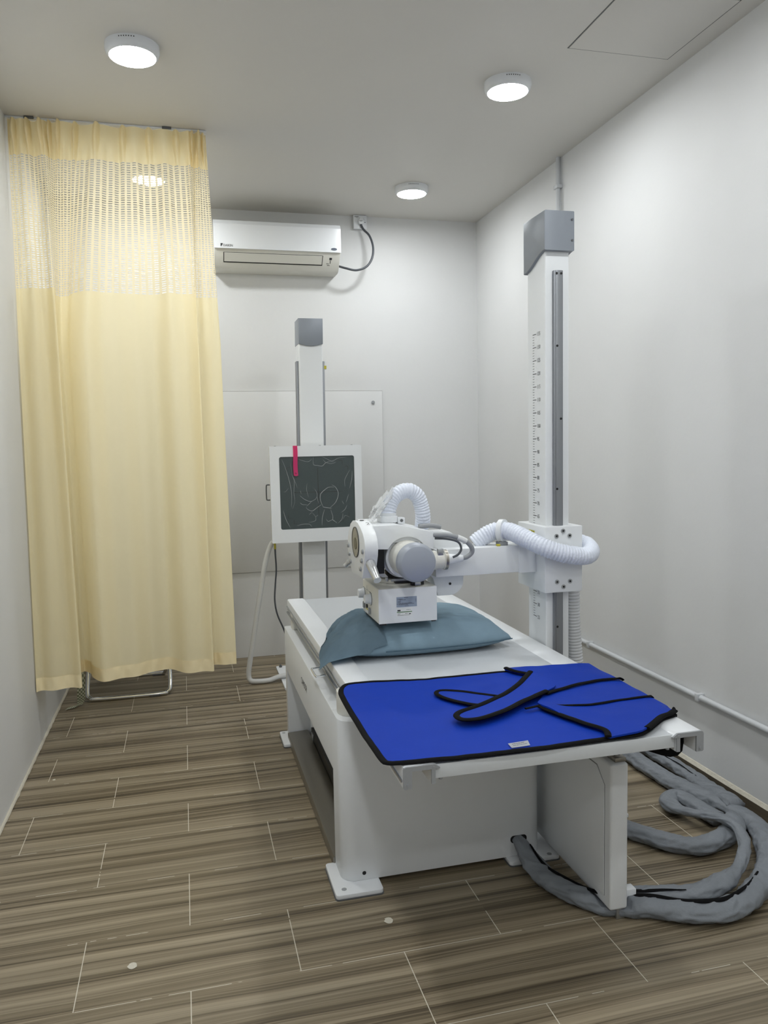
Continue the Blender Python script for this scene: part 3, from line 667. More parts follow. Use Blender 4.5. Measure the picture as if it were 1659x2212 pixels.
for x, s in ((tx0, 1), (tx1, -1)):
    bm = newbm(); prism(bm, railprof(x, s), 'y', ty0-.004, ty1); rl = obj('side_rail', bm, WHITE2, T, angle=35)
    bm = newbm(); prism(bm, railprof(x, s), 'y', ty0-.010, ty0-.0042, .0); obj('end_cap', bm, GREYC, rl, angle=35)
    bm = newbm()
    for q, zz in ((.011, -.046), (.077, -.008)): bm = newbm(); cyl(bm, (x+s*q, ty0-.0102, tz+zz), (x+s*q, ty0-.0125, tz+zz), .0035, 10); obj('screw', bm, GREYC, rl)
    bm = newbm(); cyl(bm, (x+s*.100, ty0+.006, .6405), (x+s*.100, ty0+.006, .634), .005, 10); obj('foot_screw', bm, GREYC, rl)
    bm = newbm(); box(bm, x-.004 if s > 0 else x, x if s > 0 else x+.004, ty0, ty1, tz-.040, tz-.034); obj('groove_strip', bm, ALU, rl)
# front wing panel with a rail on top
wx0, wx1, wy0, wy1, wz0, wz1 = 1.200, 1.260, 2.040, 2.56, .036, .496
bm = newbm(); box(bm, wx0, wx1, wy0, wy1, wz0, wz1, .008, 3); wg = obj('wing_panel', bm, WHITE, T)
bm = newbm(); prism(bm, [(wy0+.0335, .0685), (wy0+.0335, .4206), (wy0+.0794, .4678), (wy1-.011, .4678), (wy1-.011, .0685)], 'x', wx0-.0004, wx0+.001); obj('panel_seam', bm, DGREY, wg)
bm = newbm(); prism(bm, [(wy0+.035, .070), (wy0+.035, .420), (wy0+.080, .466), (wy1-.012, .466), (wy1-.012, .070)], 'x', wx0-.003, wx0+.001, .0008); obj('panel_inset', bm, WHITE, wg)
bm = newbm(); box(bm, wx0+.022, wx1-.002, wy0+.012, wy1-.03, wz1, wz1+.013, .001)
wr = obj('guide_rail', bm, STEEL, wg)
bm = newbm()
for q in ((1.232, 2.075), (1.248, 2.075), (1.232, 2.25), (1.248, 2.25)):
    bm = newbm(); cyl(bm, (*q, wz1+.0131), (*q, wz1+.0137), .0035, 10); obj('screw_hole', bm, BLACK, wr)
bm = newbm(); box(bm, wx1-.002, wx1+.048, wy0+.030, wy0+.062, .030, .075, .002); br = obj('corner_bracket', bm, WHITE2, wg)
bm = newbm(); cyl(bm, (wx1+.036, wy0+.0299, .050), (wx1+.036, wy0+.0292, .050), .0022, 8); obj('screw_hole', bm, BLACK, br)
bm = newbm(); box(bm, wx0+.028, wx1-.004, wy0+.010, wy0+.03, .0005, .037, .001); obj('leveller', bm, ALU, wg)

# ================================================================== tube stand
S = thing('xray_tube_stand', (1.38, 2.82, 0), 'tall white column with a scale carrying the x-ray tube head on an arm', 'x-ray tube stand')
cx0, cx1, cy0, cy1 = 1.332, 1.429, 2.745, 2.902
bm = newbm(); prism(bm, rrect(cx0, cx1, cy0, cy1, .005), 'z', .015, 2.18, .001); cl = obj('column', bm, WHITE, S)
bm = newbm(); box(bm, 1.30, 1.62, 2.62, 3.05, .0005, .015, .003); obj('base_plate', bm, WHITE2, S)
bm = newbm()
side = [(cy1+.012, 2.155), (cy1-.02, 2.108), (cy1-.06, 2.112), (cy1-.10, 2.135), (cy0+.02, 2.158), (cy0-.018, 2.166), (cy0-.018, 2.310), (cy1+.012, 2.310)]
side = [(cy1+.012, 2.118)]+[(cy1+.012-(cy1-cy0+.030)*i/12, 2.140-.027*math.cos(PI*i/12)) for i in range(0, 13)]+[(cy0-.018, 2.310), (cy1+.012, 2.310)]
prism(bm, side[1:], 'x', cx0-.012, cx1+.014, .005)
tc_ = obj('top_cap', bm, SILV, S, label='silver grey top cap')
bm = newbm()
for z in (2.205, 2.28): bm = newbm(); cyl(bm, (1.432, cy0-.0185, z), (1.432, cy0-.021, z), .004, 10); obj('screw', bm, DGREY, tc_)
# guide rail on the front face
bm = newbm(); box(bm, 1.360, 1.396, cy0-.016, cy0, .10, 2.095, .001); box(bm, 1.366, 1.390, cy0-.019, cy0-.0155, .10, 2.095, .001); gr = obj('guide_rail', bm, RAILM, S)
bm = newbm()
for x, z in ((1.369, 2.083), (1.387, 2.083), (1.371, 1.818), (1.386, 1.547), (1.370, 1.282), (1.371, .750)): bm = newbm(); cyl(bm, (x, cy0-.0191, z), (x, cy0-.0200, z), .0045, 12); obj('screw_hole', bm, BLACK, gr)
bm = newbm()
for k in range(25, 136):
    z = .523+k*.01
    big = k % 5 == 0; y1 = 2.855; y0 = 2.823 if big else 2.840
    w_ = .0012 if big else .0007
    vs = [bm.verts.new(q) for q in ((cx0-.0006, y1, z-w_), (cx0-.0006, y0, z-w_), (cx0-.0006, y0, z+w_), (cx0-.0006, y1, z+w_))]; bm.faces.new(vs)
    if big: text_bm(bm, str(k), .021, (cx0, 2.818, z-.0075), (0, -1, 0), (0, 0, 1), .0006, .95)
obj('scale_marking', bm, INK, cl, label='centimetre scale from 25 to 135')
# carriage
kx0, kx1, ky0, ky1, kz0, kz1 = 1.306, 1.462, 2.700, 2.946, .889, 1.141
bm = newbm(); box(bm, kx0, kx1, ky0, ky1, kz0, kz1, .003); cg = obj('carriage', bm, WHITE, S)
for x, z in ((1.381, 1.124), (1.354, 1.105), (1.408, 1.105), (1.356, .930), (1.410, .930), (1.383, .910)):
    bm = newbm(); lathe(bm, [(0, .0085), (.003, .0085), (.003, .0045), (.001, .0045), (.001, 0)], (x, ky0, z), (x, ky0-1, z), 20); b_ = obj('bolt', bm, ALU, cg)
    bm = newbm(); cyl(bm, (x, ky0-.0012, z), (x, ky0-.0032, z), .0038, 6); obj('socket', bm, BLACK, b_)
bm = newbm(); plate(bm, (kx0, 2.862, 1.092), (0, -1, 0), (0, 0, 1), .080, .030); st = obj('warning_sticker', bm, PAPER, cg)
bm = newbm(); plate(bm, (kx0-.0004, 2.838, 1.107), (0, -1, 0), (0, 0, 1), .050, .012, .0003); obj('yellow_band', bm, YEL, st)
bm = newbm(); a = [bm.verts.new(q) for q in ((kx0-.0008, 2.859, 1.099), (kx0-.0008, 2.844, 1.099), (kx0-.0008, 2.8515, 1.115))]; bm.faces.new(a); text_bm(bm, 'CAUTION', .009, (kx0-.0006, 2.836, 1.1095), (0, -1, 0), (0, 0, 1), .0004)
obj('lettering', bm, INK, st)
bm = newbm(); box(bm, .90, kx0+.001, 2.780, 2.905, .962, 1.066, .004); arm = obj('arm', bm, WHITE, S)
bm = newbm(); box(bm, 1.235, kx0, 2.775, 2.91, .960, 1.068, .002); obj('arm_socket', bm, WHITE, S)
# rear joint plate of the head
bm = newbm()
jp = [(.885, 1.128), (.975, 1.126), (1.010, 1.105), (1.030, 1.085), (1.030, .935)]+[(.975+.055*math.cos(a), .935+.055*math.sin(a)) for a in [-k*PI/16 for k in range(1, 9)]]+[(.925, .880), (.905, .95), (.885, .97)]
prism(bm, jp, 'y', 2.835, 2.93, .004); j = obj('joint_plate', bm, WHITE, S)
bm = newbm(); cyl(bm, (.974, 2.8345, .925), (.974, 2.8325, .925), .005, 12); obj('screw', bm, BLACK, j)
# housing
bm = newbm()
cxx, czz, rr = .778, 1.045, .081
arch = [(cxx+rr*math.cos(a), czz+rr*math.sin(a)) for a in [math.radians(28+k*(152-28)/14) for k in range(15)]]
hp = [(.655, 1.086), (.655, 1.171), (.748, 1.171), (.880, 1.139), (.882, 1.083)]+arch+[(.700, 1.084)]
arch = [(x, z) for x, z in arch]
hp = [(.655, 1.086), (.655, 1.171), (.748, 1.171), (.880, 1.139), (.880, 1.075)]+arch
prism(bm, hp, 'y', 2.740, 2.752, .0015)
obj('front_cover', bm, WHITE, S, angle=30)
bm = newbm(); prism(bm, [(.655, 1.105), (.655, 1.170), (.748, 1.170), (.880, 1.138), (.880, 1.105)], 'y', 2.752, 3.03, .003); prism(bm, [(.655, .985), (.655, 1.11), (.700, 1.11), (.715, 1.00), (.70, .975)], 'y', 2.86, 3.03, .002)
prism(bm, [(.655, 1.02), (.675, 1.02), (.72, .972), (.70, .972), (.655, .99)], 'y', 2.80, 2.86)
obj('head_housing', bm, WHITE, S, angle=30)
bm = newbm(); box(bm, .672, .70, 2.775, 2.84, .99, 1.085); obj('void_shade', bm, BLACK, S)  # black block paints in the shade of the hollow beside the tube
# control panel: a thick plate facing left
def arcp(cy, cz, r, a0, a1, n): return [(cy+r*math.cos(math.radians(a0+(a1-a0)*i/n)), cz+r*math.sin(math.radians(a0+(a1-a0)*i/n))) for i in range(n+1)]
cpf = [(2.735, .984), (2.917, .980), (2.985, 1.040), (2.985, 1.095)]+arcp(2.832, 1.078, .104, 25, 155, 14)[0:]+[(2.682, 1.100)]
cpf = [(2.735, .984), (2.917, .980), (2.982, 1.040), (2.985, 1.075), (2.975, 1.110), (2.955, 1.140), (2.925, 1.165), (2.885, 1.180), (2.840, 1.184), (2.795, 1.180), (2.755, 1.168), (2.715, 1.150), (2.690, 1.128), (2.680, 1.100), (2.688, 1.070)]
bm = newbm(); prism(bm, cpf, 'x', .607, .656, .003); cpn = obj('control_panel', bm, WHITE, S, angle=35)
bm = newbm(); cyl(bm, (.6066, 2.830, 1.105), (.6045, 2.830, 1.105), .057, 40); dl = obj('dial_window', bm, LENS, cpn)
bm = newbm(); lathe(bm, [(0, .057), (.0034, .057), (.0034, .0545), (0, .0545)], (.6066, 2.830, 1.105), (0, 2.830, 1.105), 40); obj('dial_rim', bm, DGREY, dl)
bm = newbm(); cyl(bm, (.6044, 2.830, 1.100), (.6032, 2.830, 1.100), .022, 32); obj('dial_centre', bm, LENS2, dl)
for y, z in ((2.960, 1.078), (2.945, 1.047), (2.925, 1.020), (2.712, 1.084), (2.731, 1.049), (2.752, 1.016)):
    bm = newbm(); lathe(bm, [(0, .009), (.004, .009), (.007, .006), (.007, 0)], (.607, y, z), (0, y, z), 16); obj('push_button', bm, ALU, cpn)
bm = newbm(); cyl(bm, (.632, 2.835, 1.1835), (.632, 2.835, 1.1852), .0085, 14); obj('panel_mark', bm, INK, cpn)
bm = newbm(); text_bm(bm, '2', .03, (.632, 2.76, 1.174), (1, 0, 0), (0, .95, .3), .001)
obj('panel_mark', bm, INK, cpn)
bm = newbm(); lathe(bm, [(0, .021), (.006, .021), (.008, .018), (.012, .0178), (.085, .0130), (.092, .0148), (.094, .0138), (.094, 0)], (.630, 2.712, 1.048), (.645, 2.600, .960), 28)
obj('grip_handle', bm, SATIN, cpn, label='chrome tapered grip')
bm = newbm(); lathe(bm, [(0, .012), (.006, .012), (.010, .009), (.024, .009), (.028, .010), (.030, 0)], (.612, 2.975, 1.012), (.560, 3.02, .95), 28)
obj('grip_handle', bm, SATIN, cpn, label='chrome tapered grip')
# tube
bm = newbm(); cyl(bm, (.778, 2.635, 1.048), (.778, 3.06, 1.048), .0655, 48); tb = obj('tube_housing', bm, CREAM, S)
bm = newbm(); lathe(bm, [(0, 0), (0, .0585), (.0008, .0600), (.0045, .0640), (.010, .0672), (.018, .0692), (.030, .0695), (.044, .0695), (.044, .0655)], (.778, 2.600, 1.048), (.778, 9, 1.048), 56); obj('end_cap', bm, CAPG, tb, label='blue grey domed cap')
bm = newbm(); lathe(bm, [(0, .066), (0, .0745), (.016, .0745), (.016, .066)], (.778, 2.762, 1.046), (.778, 9, 1.046), 48); lathe(bm, [(0, .066), (0, .078), (.02, .078), (.02, .066)], (.778, 2.80, 1.044), (.778, 9, 1.044), 48); obj('clamp_ring', bm, WHITE2, tb)
bm = newbm(); lathe(bm, [(0, .036), (.05, .036), (.052, .032), (.080, .032), (.082, .037), (.096, .037), (.098, .030), (.098, 0)], (.835, 2.745, 1.034), (2, 2.745, 1.030), 32); sk = obj('cable_socket', bm, CREAM, tb)
bm = newbm(); lathe(bm, [(0, .0378), (.010, .0378), (.010, .036), (0, .036)], (.919, 2.745, 1.0335), (2, 2.745, 1.030), 32); obj('socket_ring', bm, STEEL, sk)
bm = newbm(); lathe(bm, [(0, .020), (.006, .0205), (.055, .0125), (.058, .0125)], (.935, 2.745, 1.034), (.99, 2.742, 1.036), 20); obj('cable_boot', bm, WHITE2, sk)
bm = newbm(); tube(bm, spline([(.985, 2.742, 1.036), (1.008, 2.738, 1.040), (1.026, 2.734, 1.056), (1.024, 2.730, 1.076), (1.002, 2.728, 1.100), (.968, 2.728, 1.116), (.930, 2.732, 1.126), (.885, 2.745, 1.128), (.860, 2.80, 1.125)], 10), .0090, 12)
hv = obj('power_cable', bm, GREYC, tb)
bm = newbm(); tube(bm, spline([(.968, 2.728, 1.116), (.985, 2.727, 1.109), (1.002, 2.728, 1.100)], 8), .0105, 12); obj('cable_label', bm, PAPER, hv)
bm = newbm(); tube(bm, spline([(.945, 2.715, 1.045), (.965, 2.712, 1.055), (.978, 2.715, 1.075), (.968, 2.72, 1.100), (.930, 2.73, 1.112), (.885, 2.742, 1.115)], 8), .0042, 10); obj('thin_cable', bm, CABG, tb)
bm = newbm(); box(bm, .890, .912, 2.72, 2.735, 1.052, 1.078, .002); obj('connector', bm, ALU, tb)
bm = newbm()
tube(bm, spline([(.860, 2.86, 1.150), (.885, 2.86, 1.150), (.915, 2.855, 1.150), (.945, 2.85, 1.143)], 6), .009, 12); obj('cable_stub', bm, GREYC, tb)
# collimator
qx0, qx1, qy0, qy1, qz0, qz1 = .668, .893, 2.750, 3.006, .807, .937
bm = newbm(); box(bm, qx0, qx1, qy0, qy1, qz0, qz1, .005, 3); co = obj('collimator', bm, CREAM, S)
bm = newbm(); box(bm, qx0+.001, qx1-.001, qy0-.0025, qy0+.001, qz0+.001, qz1-.001, .0012); obj('front_plate', bm, WHITE2, co)
bm = newbm(); lathe(bm, [(0, .088), (.008, .088), (.010, .080), (.022, .080), (.022, 0)], (.775, 2.875, .937), (.775, 2.875, 2), 48); obj('swivel_ring', bm, CREAM, co)
bm = newbm()
box(bm, .742, .84, 2.782, 2.815, .948, .968, .003); obj('clamp_block', bm, BLACK, co)
bm = newbm(); box(bm, .80, .850, 2.768, 2.781, .940, .955, .002); obj('clamp_block', bm, BLACK, co)
bm = newbm(); box(bm, .725, .800, 2.776, 2.7815, .958, .967, .002); obj('clamp_bar', bm, GREYC, co)
bm = newbm(); box(bm, .812, .835, 2.760, 2.7675, .940, .952, .002); obj('clamp_bolt', bm, ALU, co)
bm = newbm(); cyl(bm, (.712, 2.79, .958), (.712, 2.79, .972), .006, 10); obj('clamp_bolt', bm, ALU, co)
bm = newbm(); lathe(bm, [(0, .050), (.03, .052), (.03, 0)], (.778, 2.87, .955), (.778, 2.87, 2), 40); obj('neck', bm, BLACK, co)
for y, z in ((2.985, .882), (2.872, .880)):
    bm = newbm(); lathe(bm, [(0, .024), (.002, .024), (.002, .019), (.022, .017), (.024, .015), (.024, 0)], (qx0, y, z), (0, y, z), 28)
    kb = obj('knob', bm, WHITE2, co)
    bm = newbm(); lathe(bm, [(0, .0255), (.0012, .0255), (.0012, .0235)], (qx0, y, z), (0, y, z), 28); obj('knob_ring', bm, BLACK, kb)
for y, z, ty in ((2.975, .845, 0), (2.880, .838, 0)):
    bm = newbm(); box(bm, qx0-.008, qx0, y-.007, y+.007, z-.020, z+.006, .003); obj('lever', bm, GREYC, co)
bm = newbm(); cyl(bm, (qx0-.001, 2.925, .842), (qx0-.006, 2.925, .842), .0075, 16); obj('push_button', bm, BLACK, co)
bm = newbm(); plate(bm, (qx0, 2.965, .812), (0, -1, 0), (0, 0, 1), .060, .020); s1 = obj('warning_sticker', bm, PAPER, co)
bm = newbm(); plate(bm, (qx0-.0004, 2.955, .825), (0, -1, 0), (0, 0, 1), .045, .006, .0003); obj('yellow_band', bm, YEL, s1)
bm = newbm()
for k in range(6): plate(bm, (qx0, 2.96-.018*k, .905-.002*(k % 2)), (0, -1, 0), (0, 0, 1), .012, .0012)
plate(bm, (qx0, 2.93, .888), (0, -1, 0), (0, 0, 1), .0015, .034); obj('panel_mark', bm, GREYINK, co)
yf = qy0-.0027
bm = newbm(); plate(bm, (.736, yf, .866), (1, 0, 0), (0, 0, 1), .078, .038); s2 = obj('rating_plate', bm, LBLUE, co)
bm = newbm()
O_ = (.736, yf-.0004, .866)
for k, (x, y, w_, h_) in enumerate(((.030, .0340, .014, .0018), (.004, .0290, .020, .0020), (.012, .0262, .024, .0016), (.006, .0215, .012, .0018), (.006, .0180, .009, .0016), (.008, .0135, .052, .0018), (.008, .0108, .060, .0016), (.008, .0080, .036, .0018), (.032, .0030, .014, .0014))): smalltype(bm, O_, (1, 0, 0), (0, 0, 1), w_, h_, x, y, k)
for x, z in ((.739, .878), (.810, .892), (.810, .886)): cyl(bm, (x, yf-.0004, z), (x, yf-.0008, z), .0013, 8)
obj('lettering', bm, INK, s2)
bm = newbm(); plate(bm, (.737, yf, .832), (1, 0, 0), (0, 0, 1), .058, .030); s3 = obj('service_label', bm, PAPER, co)
bm = newbm(); plate(bm, (.737, yf-.0004, .846), (1, 0, 0), (0, 0, 1), .058, .0035, .0002); obj('green_band', bm, LGREEN, s3)
bm = newbm(); O_ = (.737, yf-.0004, .832)
for k, (x, y, w_, h_) in enumerate(((.002, .0190, .012, .0060), (.036, .0230, .018, .0016), (.003, .0085, .010, .0020), (.032, .0085, .010, .0018), (.046, .0060, .008, .0035), (.003, .0030, .046, .0018))): smalltype(bm, O_, (1, 0, 0), (0, 0, 1), w_, h_, x, y, k+20)
obj('lettering', bm, INK, s3)
bm = newbm(); box(bm, qx0+.006, qx0+.03, qy0+.004, qy0+.02, qz0-.006, qz0, .001); box(bm, qx1-.02, qx1-.004, qy0+.004, qy0+.02, qz0-.004, qz0); box(bm, qx0+.004, qx0+.016, qy0+.03, qy1-.03, qz0-.004, qz0); obj('bottom_rail', bm, BLACK, co)
# hose clamp box on the head
bm = newbm(); prism(bm, rrect(.708, .775, 2.835, 2.925, .02), 'z', 1.170, 1.194, .002); box(bm, .772, .800, 2.838, 2.880, 1.164, 1.188, .003); hc = obj('hose_clamp', bm, WHITE2, S)
bm = newbm(); cyl(bm, (.786, 2.8375, 1.177), (.786, 2.836, 1.177), .006, 12); obj('screw_hole', bm, DGREY, hc)

# ================================================================== corrugated hoses
def hose(name, pts, r, pitch, m, label, amp=.10, crink=.0):
    sp_ = resample(spline(pts, 14), pitch/6)
    bm = newbm()
    tube(bm, sp_, r, 28, rfun=lambda t_, i: 1-amp*(.5+.5*math.cos(2*PI*i/6))**2, vfun=(lambda p, i, a: 1+crink*noise.noise(p*60)) if crink else None)
    t = thing(name, tuple(sp_[0]), label, 'hose', 'white corrugated hoses')
    obj('hose', bm, m, t, angle=180); return t
H1 = hose('corrugated_hose', [(.745, 2.88, 1.188), (.748, 2.88, 1.215), (.762, 2.885, 1.250), (.795, 2.89, 1.278), (.835, 2.895, 1.284), (.868, 2.90, 1.262), (.884, 2.905, 1.225), (.892, 2.91, 1.185), (.895, 2.93, 1.140)], .0300, .0105, HOSE, 'short white corrugated hose arching over the x-ray tube head', crink=.04)
bm = newbm(); lathe(bm, [(0, .032), (.012, .032), (.012, .028)], (.745, 2.88, 1.193), (.745, 2.88, 3), 32); obj('collar', bm, WHITE2, H1)
# crumpled film left around its foot
bm = newbm()
def crump(u, v):
    c = V(.748-.070*u, 2.865-.01*u, 1.266-.060*u)
    r = .018+.038*math.sin(PI*min(1, u*.75+.12)); a = v*2*PI
    n_ = noise.noise(V(u*6, math.cos(a)*2.2, math.sin(a)*2.2+4)); n2 = noise.noise(V(u*14, math.cos(a)*6, math.sin(a)*6))
    rr_ = r*(1+.6*n_+.35*n2)
    return c+V(.45*math.cos(a), math.sin(a), .75*math.cos(a))*rr_
grid(bm, 34, 44, crump)
obj('plastic_wrap', bm, film_mat('crinkled_clear_film', .42), H1, angle=20, label='crumpled clear plastic film')
H2 = hose('corrugated_hose', [(1.085, 2.86, 1.070), (1.120, 2.85, 1.098), (1.165, 2.835, 1.120), (1.205, 2.80, 1.120), (1.240, 2.74, 1.100), (1.285, 2.678, 1.072), (1.34, 2.655, 1.050), (1.40, 2.65, 1.036), (1.455, 2.66, 1.030), (1.498, 2.70, 1.040), (1.512, 2.76, 1.055), (1.502, 2.82, 1.060), (1.470, 2.86, 1.055)], .0345, .0115, HOSE, 'thick white corrugated hose wrapped around the carriage of the tall column', crink=.05)
bm = newbm(); lathe(bm, [(0, .036), (.001, .045), (.020, .045), (.021, .036)], (1.178, 2.829, 1.121), (1.200, 2.806, 1.121), 36); cl2 = obj('clamp', bm, WHITE2, H2)
bm = newbm(); box(bm, 1.165, 1.20, 2.80, 2.84, 1.0662, 1.080, .002); obj('clamp_foot', bm, GREYC, H2)
bm = newbm(); box(bm, 1.150, 1.163, 2.786, 2.80, 1.0665, 1.074, .001); obj('yellow_tag', bm, YEL, H2)
H3 = hose('corrugated_hose', [(1.475, 2.86, .95), (1.490, 2.85, .90), (1.494, 2.84, .86), (1.496, 2.84, .76), (1.502, 2.84, .66), (1.510, 2.84, .56), (1.525, 2.85, .40), (1.55, 2.87, .20), (1.60, 2.88, .05)], .0295, .0125, HOSE2, 'grey-white corrugated hose dropping to the floor beside the tall column', amp=.14)

# ================================================================== pillow
def pil_h(u, v):
    a = max(0, 1-abs(2*u-1)**3.2)**.55; b = max(0, 1-abs(2*v-1)**2.4)**.6
    return a*b
def pil(u, v, s):
    # u along x from left to right, v front to back
    x = .560+.640*u; yfr = 2.735-.012*math.sin(PI*u)+.030*(u**6); ybk = 3.250+.02*math.sin(PI*u)-.05*u**5-.13*(1-u)**4
    edge = .03*math.sin(PI*v)*(1 if u > .5 else 0)*((u-.5)*2)**4
    x -= edge*.8
    y = yfr+(ybk-yfr)*v
    h = pil_h(u, v); zc = .680+.036*min(1, h*3+.8)
    top = zc+.088*h; bot = .6755
    if s > 0:
        z = top
        d = max(0, 1-max(abs(x-.78)/.19, abs(y-2.88)/.21)); z = min(z, .797+.02*(1-min(1, d*3))) if d > 0 else z
        z += .006*noise.noise(V(x*9, y*14, 1))*min(1, h*2)+.003*noise.noise(V(x*26+y*10, y*30, 4))*min(1, h*2)
    else:
        z = max(bot, zc-.045*min(1, h*4))
        z = zc-(zc-bot)*min(1, (h*1.6)**.7)
    return V(x, y, z)
t = thing('pillow', (.83, 2.98, .675), 'slate blue pillow lying on the x-ray table under the collimator box', 'pillow')
bm = newbm(); grid(bm, 90, 60, lambda u, v: pil(u, v, 1)); grid(bm, 90, 60, lambda u, v: pil(u, v, -1)); bmesh.ops.remove_doubles(bm, verts=bm.verts, dist=.0012); bmesh.ops.recalc_face_normals(bm, faces=bm.faces[:])
pc = obj('pillow_cushion', bm, TEAL, t, angle=180)
bm = newbm(); tube(bm, [pil(k/60, 0, 1)+V(0, -.001, 0) for k in range(12, 61)], .0022, 6); obj('seam_piping', bm, mat('darker_teal_piping', (70, 96, 112), .85), pc)
bm = newbm()
def pz(x, y):
    u = (x-.56)/.64
    if u < 0: return 0
    yfr = 2.735-.012*math.sin(PI*u)+.030*(u**6); ybk = 3.250+.02*math.sin(PI*u)-.05*u**5-.13*(1-u)**4; v = (y-yfr)/(ybk-yfr)
    return pil(u, v, 1).z if 0 <= v <= 1 else 0
def flap(u, v):
    # loose case end: continues the cushion's surface and lies out over the left rail
    y = 2.728-.022*u+(.50-.02*u)*v
    xe = .437+.12*v**1.3+.005*math.sin(v*11); x0 = .695; x = x0-(x0-xe)*u
    yf, yb = 2.735-.012*math.sin(PI*.22), 3.250+.012
    vv = max(0, min(1, (y-yf)/(yb-yf))); hp = pil(.21, vv, 1).z+.0025
    k = min(1, v/.12)
    z = .687+(hp-.687)*max(0, 1-u**2.1)*(1 if v > .0 else 1)
    z += (.004*math.sin(v*17+u*5)+.006*noise.noise(V(u*4, v*9, 2))+.003*noise.noise(V(u*13+v*9, v*22, 5)))*k*min(1, u*4)
    if u > .86: z -= (u-.86)*.10*(1.2-v)
    if x > .485: z = max(z, .6875)
    z = max(z, max(pz(x, y), pz(x, y+.008), pz(x+.008, y))+.0030)
    return V(x, y, z)
grid(bm, 60, 70, flap); bmesh.ops.solidify(bm, geom=bm.faces[:], thickness=.0015)
obj('pillowcase_flap', bm, TEAL, t, angle=180, label='loose open end of the pillowcase')

# ================================================================== lead apron
A_ = thing('lead_apron', (.87, 2.1, .68), 'royal blue lead apron with black binding spread over the near end of the x-ray table', 'apron')
def dr(x, y, lift=0.0):
    """surface of the cloth: lies on the top, bends down over the right rail"""
    n_ = .0025*noise.noise(V(x*7, y*9, 1.5))+.0012*noise.noise(V(x*22, y*18, 4))
    z = .6865+lift+n_
    if x < .475: z -= (.475-x)*.10
    if x > 1.318:
        d = x-1.318; r_ = .012; th = min(PI/2, d/r_)
        return V(1.318+r_*math.sin(th)+lift*.6+max(0, d-r_*PI/2)*.05, y, z-r_*(1-math.cos(th))-max(0, d-r_*PI/2))
    return V(x, y, z)
base = [(.479, 2.452), (.500, 2.463), (.55, 2.463), (.748, 2.438), (1.033, 2.434), (1.20, 2.432), (1.318, 2.415), (1.370, 2.40), (1.385, 2.25), (1.385, 2.05), (1.365, 1.95), (1.318, 1.905), (1.290, 1.893), (1.262, 1.880), (1.215, 1.845), (1.173, 1.815), (1.131, 1.797), (1.050, 1.799), (.824, 1.788), (.635, 1.794), (.491, 1.805), (.463, 1.814), (.450, 1.845), (.446, 2.042), (.449, 2.321), (.458, 2.41)]
def sm(pl, closed=True): return [(p.x, p.y) for p in spline([(x, y, 0) for x, y in pl], 6, closed)]
bm = newbm(); cloth(bm, sm(base), .022, lambda x, y: dr(x, y), .006); obj('apron_body', bm, BLUE, A_, angle=60)
def binding(name, pl, lift, closed=False, r=.0085, flat=.45, par=A_):
    pts = [dr(x, y, lift) for x, y in [(p.x, p.y) for p in resample([Vector((x, y, 0)) for x, y in (sm(pl, closed)+([sm(pl, closed)[0]] if closed else []))], .010)]]
    bm = newbm()
    if closed: pts.pop()
    n = len(pts); rings = []
    for i, p in enumerate(pts):
        d = (pts[(i+1) % n]-pts[(i-1) % n]) if closed else (pts[min(i+1, n-1)]-pts[max(i-1, 0)])
        d.normalize(); up = V(0, 0, 1)
        if p.x > 1.326: up = V(1, 0, .1)
        u = d.cross(up).normalized(); v = u.cross(d).normalized()
        rings.append([bm.verts.new(p+u*math.cos(2*PI*k/10)*r+v*math.sin(2*PI*k/10)*r*flat) for k in range(10)])
    prs = list(zip(rings, rings[1:]))+([(rings[-1], rings[0])] if closed else [])
    for a, b in prs:
        for k in range(10): bm.faces.new((a[k], a[(k+1) % 10], b[(k+1) % 10], b[k]))
    if not closed: bm.faces.new(rings[0]); bm.faces.new(rings[-1])
    bmesh.ops.recalc_face_normals(bm, faces=bm.faces[:])
    return obj(name, bm, BIND, par)
binding('binding', base, -.002, True, .0095, .5)
over = [(1.030, 2.440), (1.10, 2.446), (1.20, 2.436), (1.30, 2.418), (1.345, 2.38), (1.352, 2.20), (1.352, 2.03), (1.335, 1.94), (1.296, 1.887), (1.262, 1.874), (1.215, 1.838), (1.170, 1.808), (1.131, 1.790), (1.062, 1.790), (1.042, 1.785), (1.056, 1.826), (1.030, 1.885), (1.003, 1.955), (.985, 2.012), (.975, 2.052), (.985, 2.085), (1.03, 2.15), (1.075, 2.25), (1.083, 2.345), (1.06, 2.37), (1.045, 2.40)]
def ovl(x, y): 
    g = math.exp(-((x-.99)/.05)**2-((y-2.02)/.06)**2)
    return dr(x, y, .009+.010*g+.003*noise.noise(V(x*10, y*10, 9)))
bm = newbm(); cloth(bm, sm(over), .020, ovl, .005); ov = obj('shoulder_panel', bm, BLUE, A_, angle=60)
binding('binding', [(1.045, 2.40), (1.033, 2.441)], .012)
binding('binding', [(1.083, 2.345), (1.060, 2.375), (1.043, 2.405), (1.032, 2.438)], .012)
binding('binding', [(.975, 2.052), (.985, 2.012), (1.003, 1.955), (1.030, 1.885), (1.056, 1.826), (1.042, 1.785)], .010, r=.009)
binding('binding', [(1.330, 1.925), (1.318, 1.908), (1.296, 1.890), (1.262, 1.876), (1.215, 1.840), (1.170, 1.808)], .008, r=.010)
binding('seam_tape', [(1.041, 2.144), (1.10, 2.168), (1.16, 2.190), (1.252, 2.214), (1.318, 2.205), (1.332, 2.202)], .0145, r=.0075)
binding('seam_tape', [(.925, 2.040), (.97, 2.050), (1.009, 2.055), (1.038, 2.033), (1.111, 2.018), (1.207, 2.027), (1.318, 2.034), (1.332, 2.034)], .0125, r=.0055)
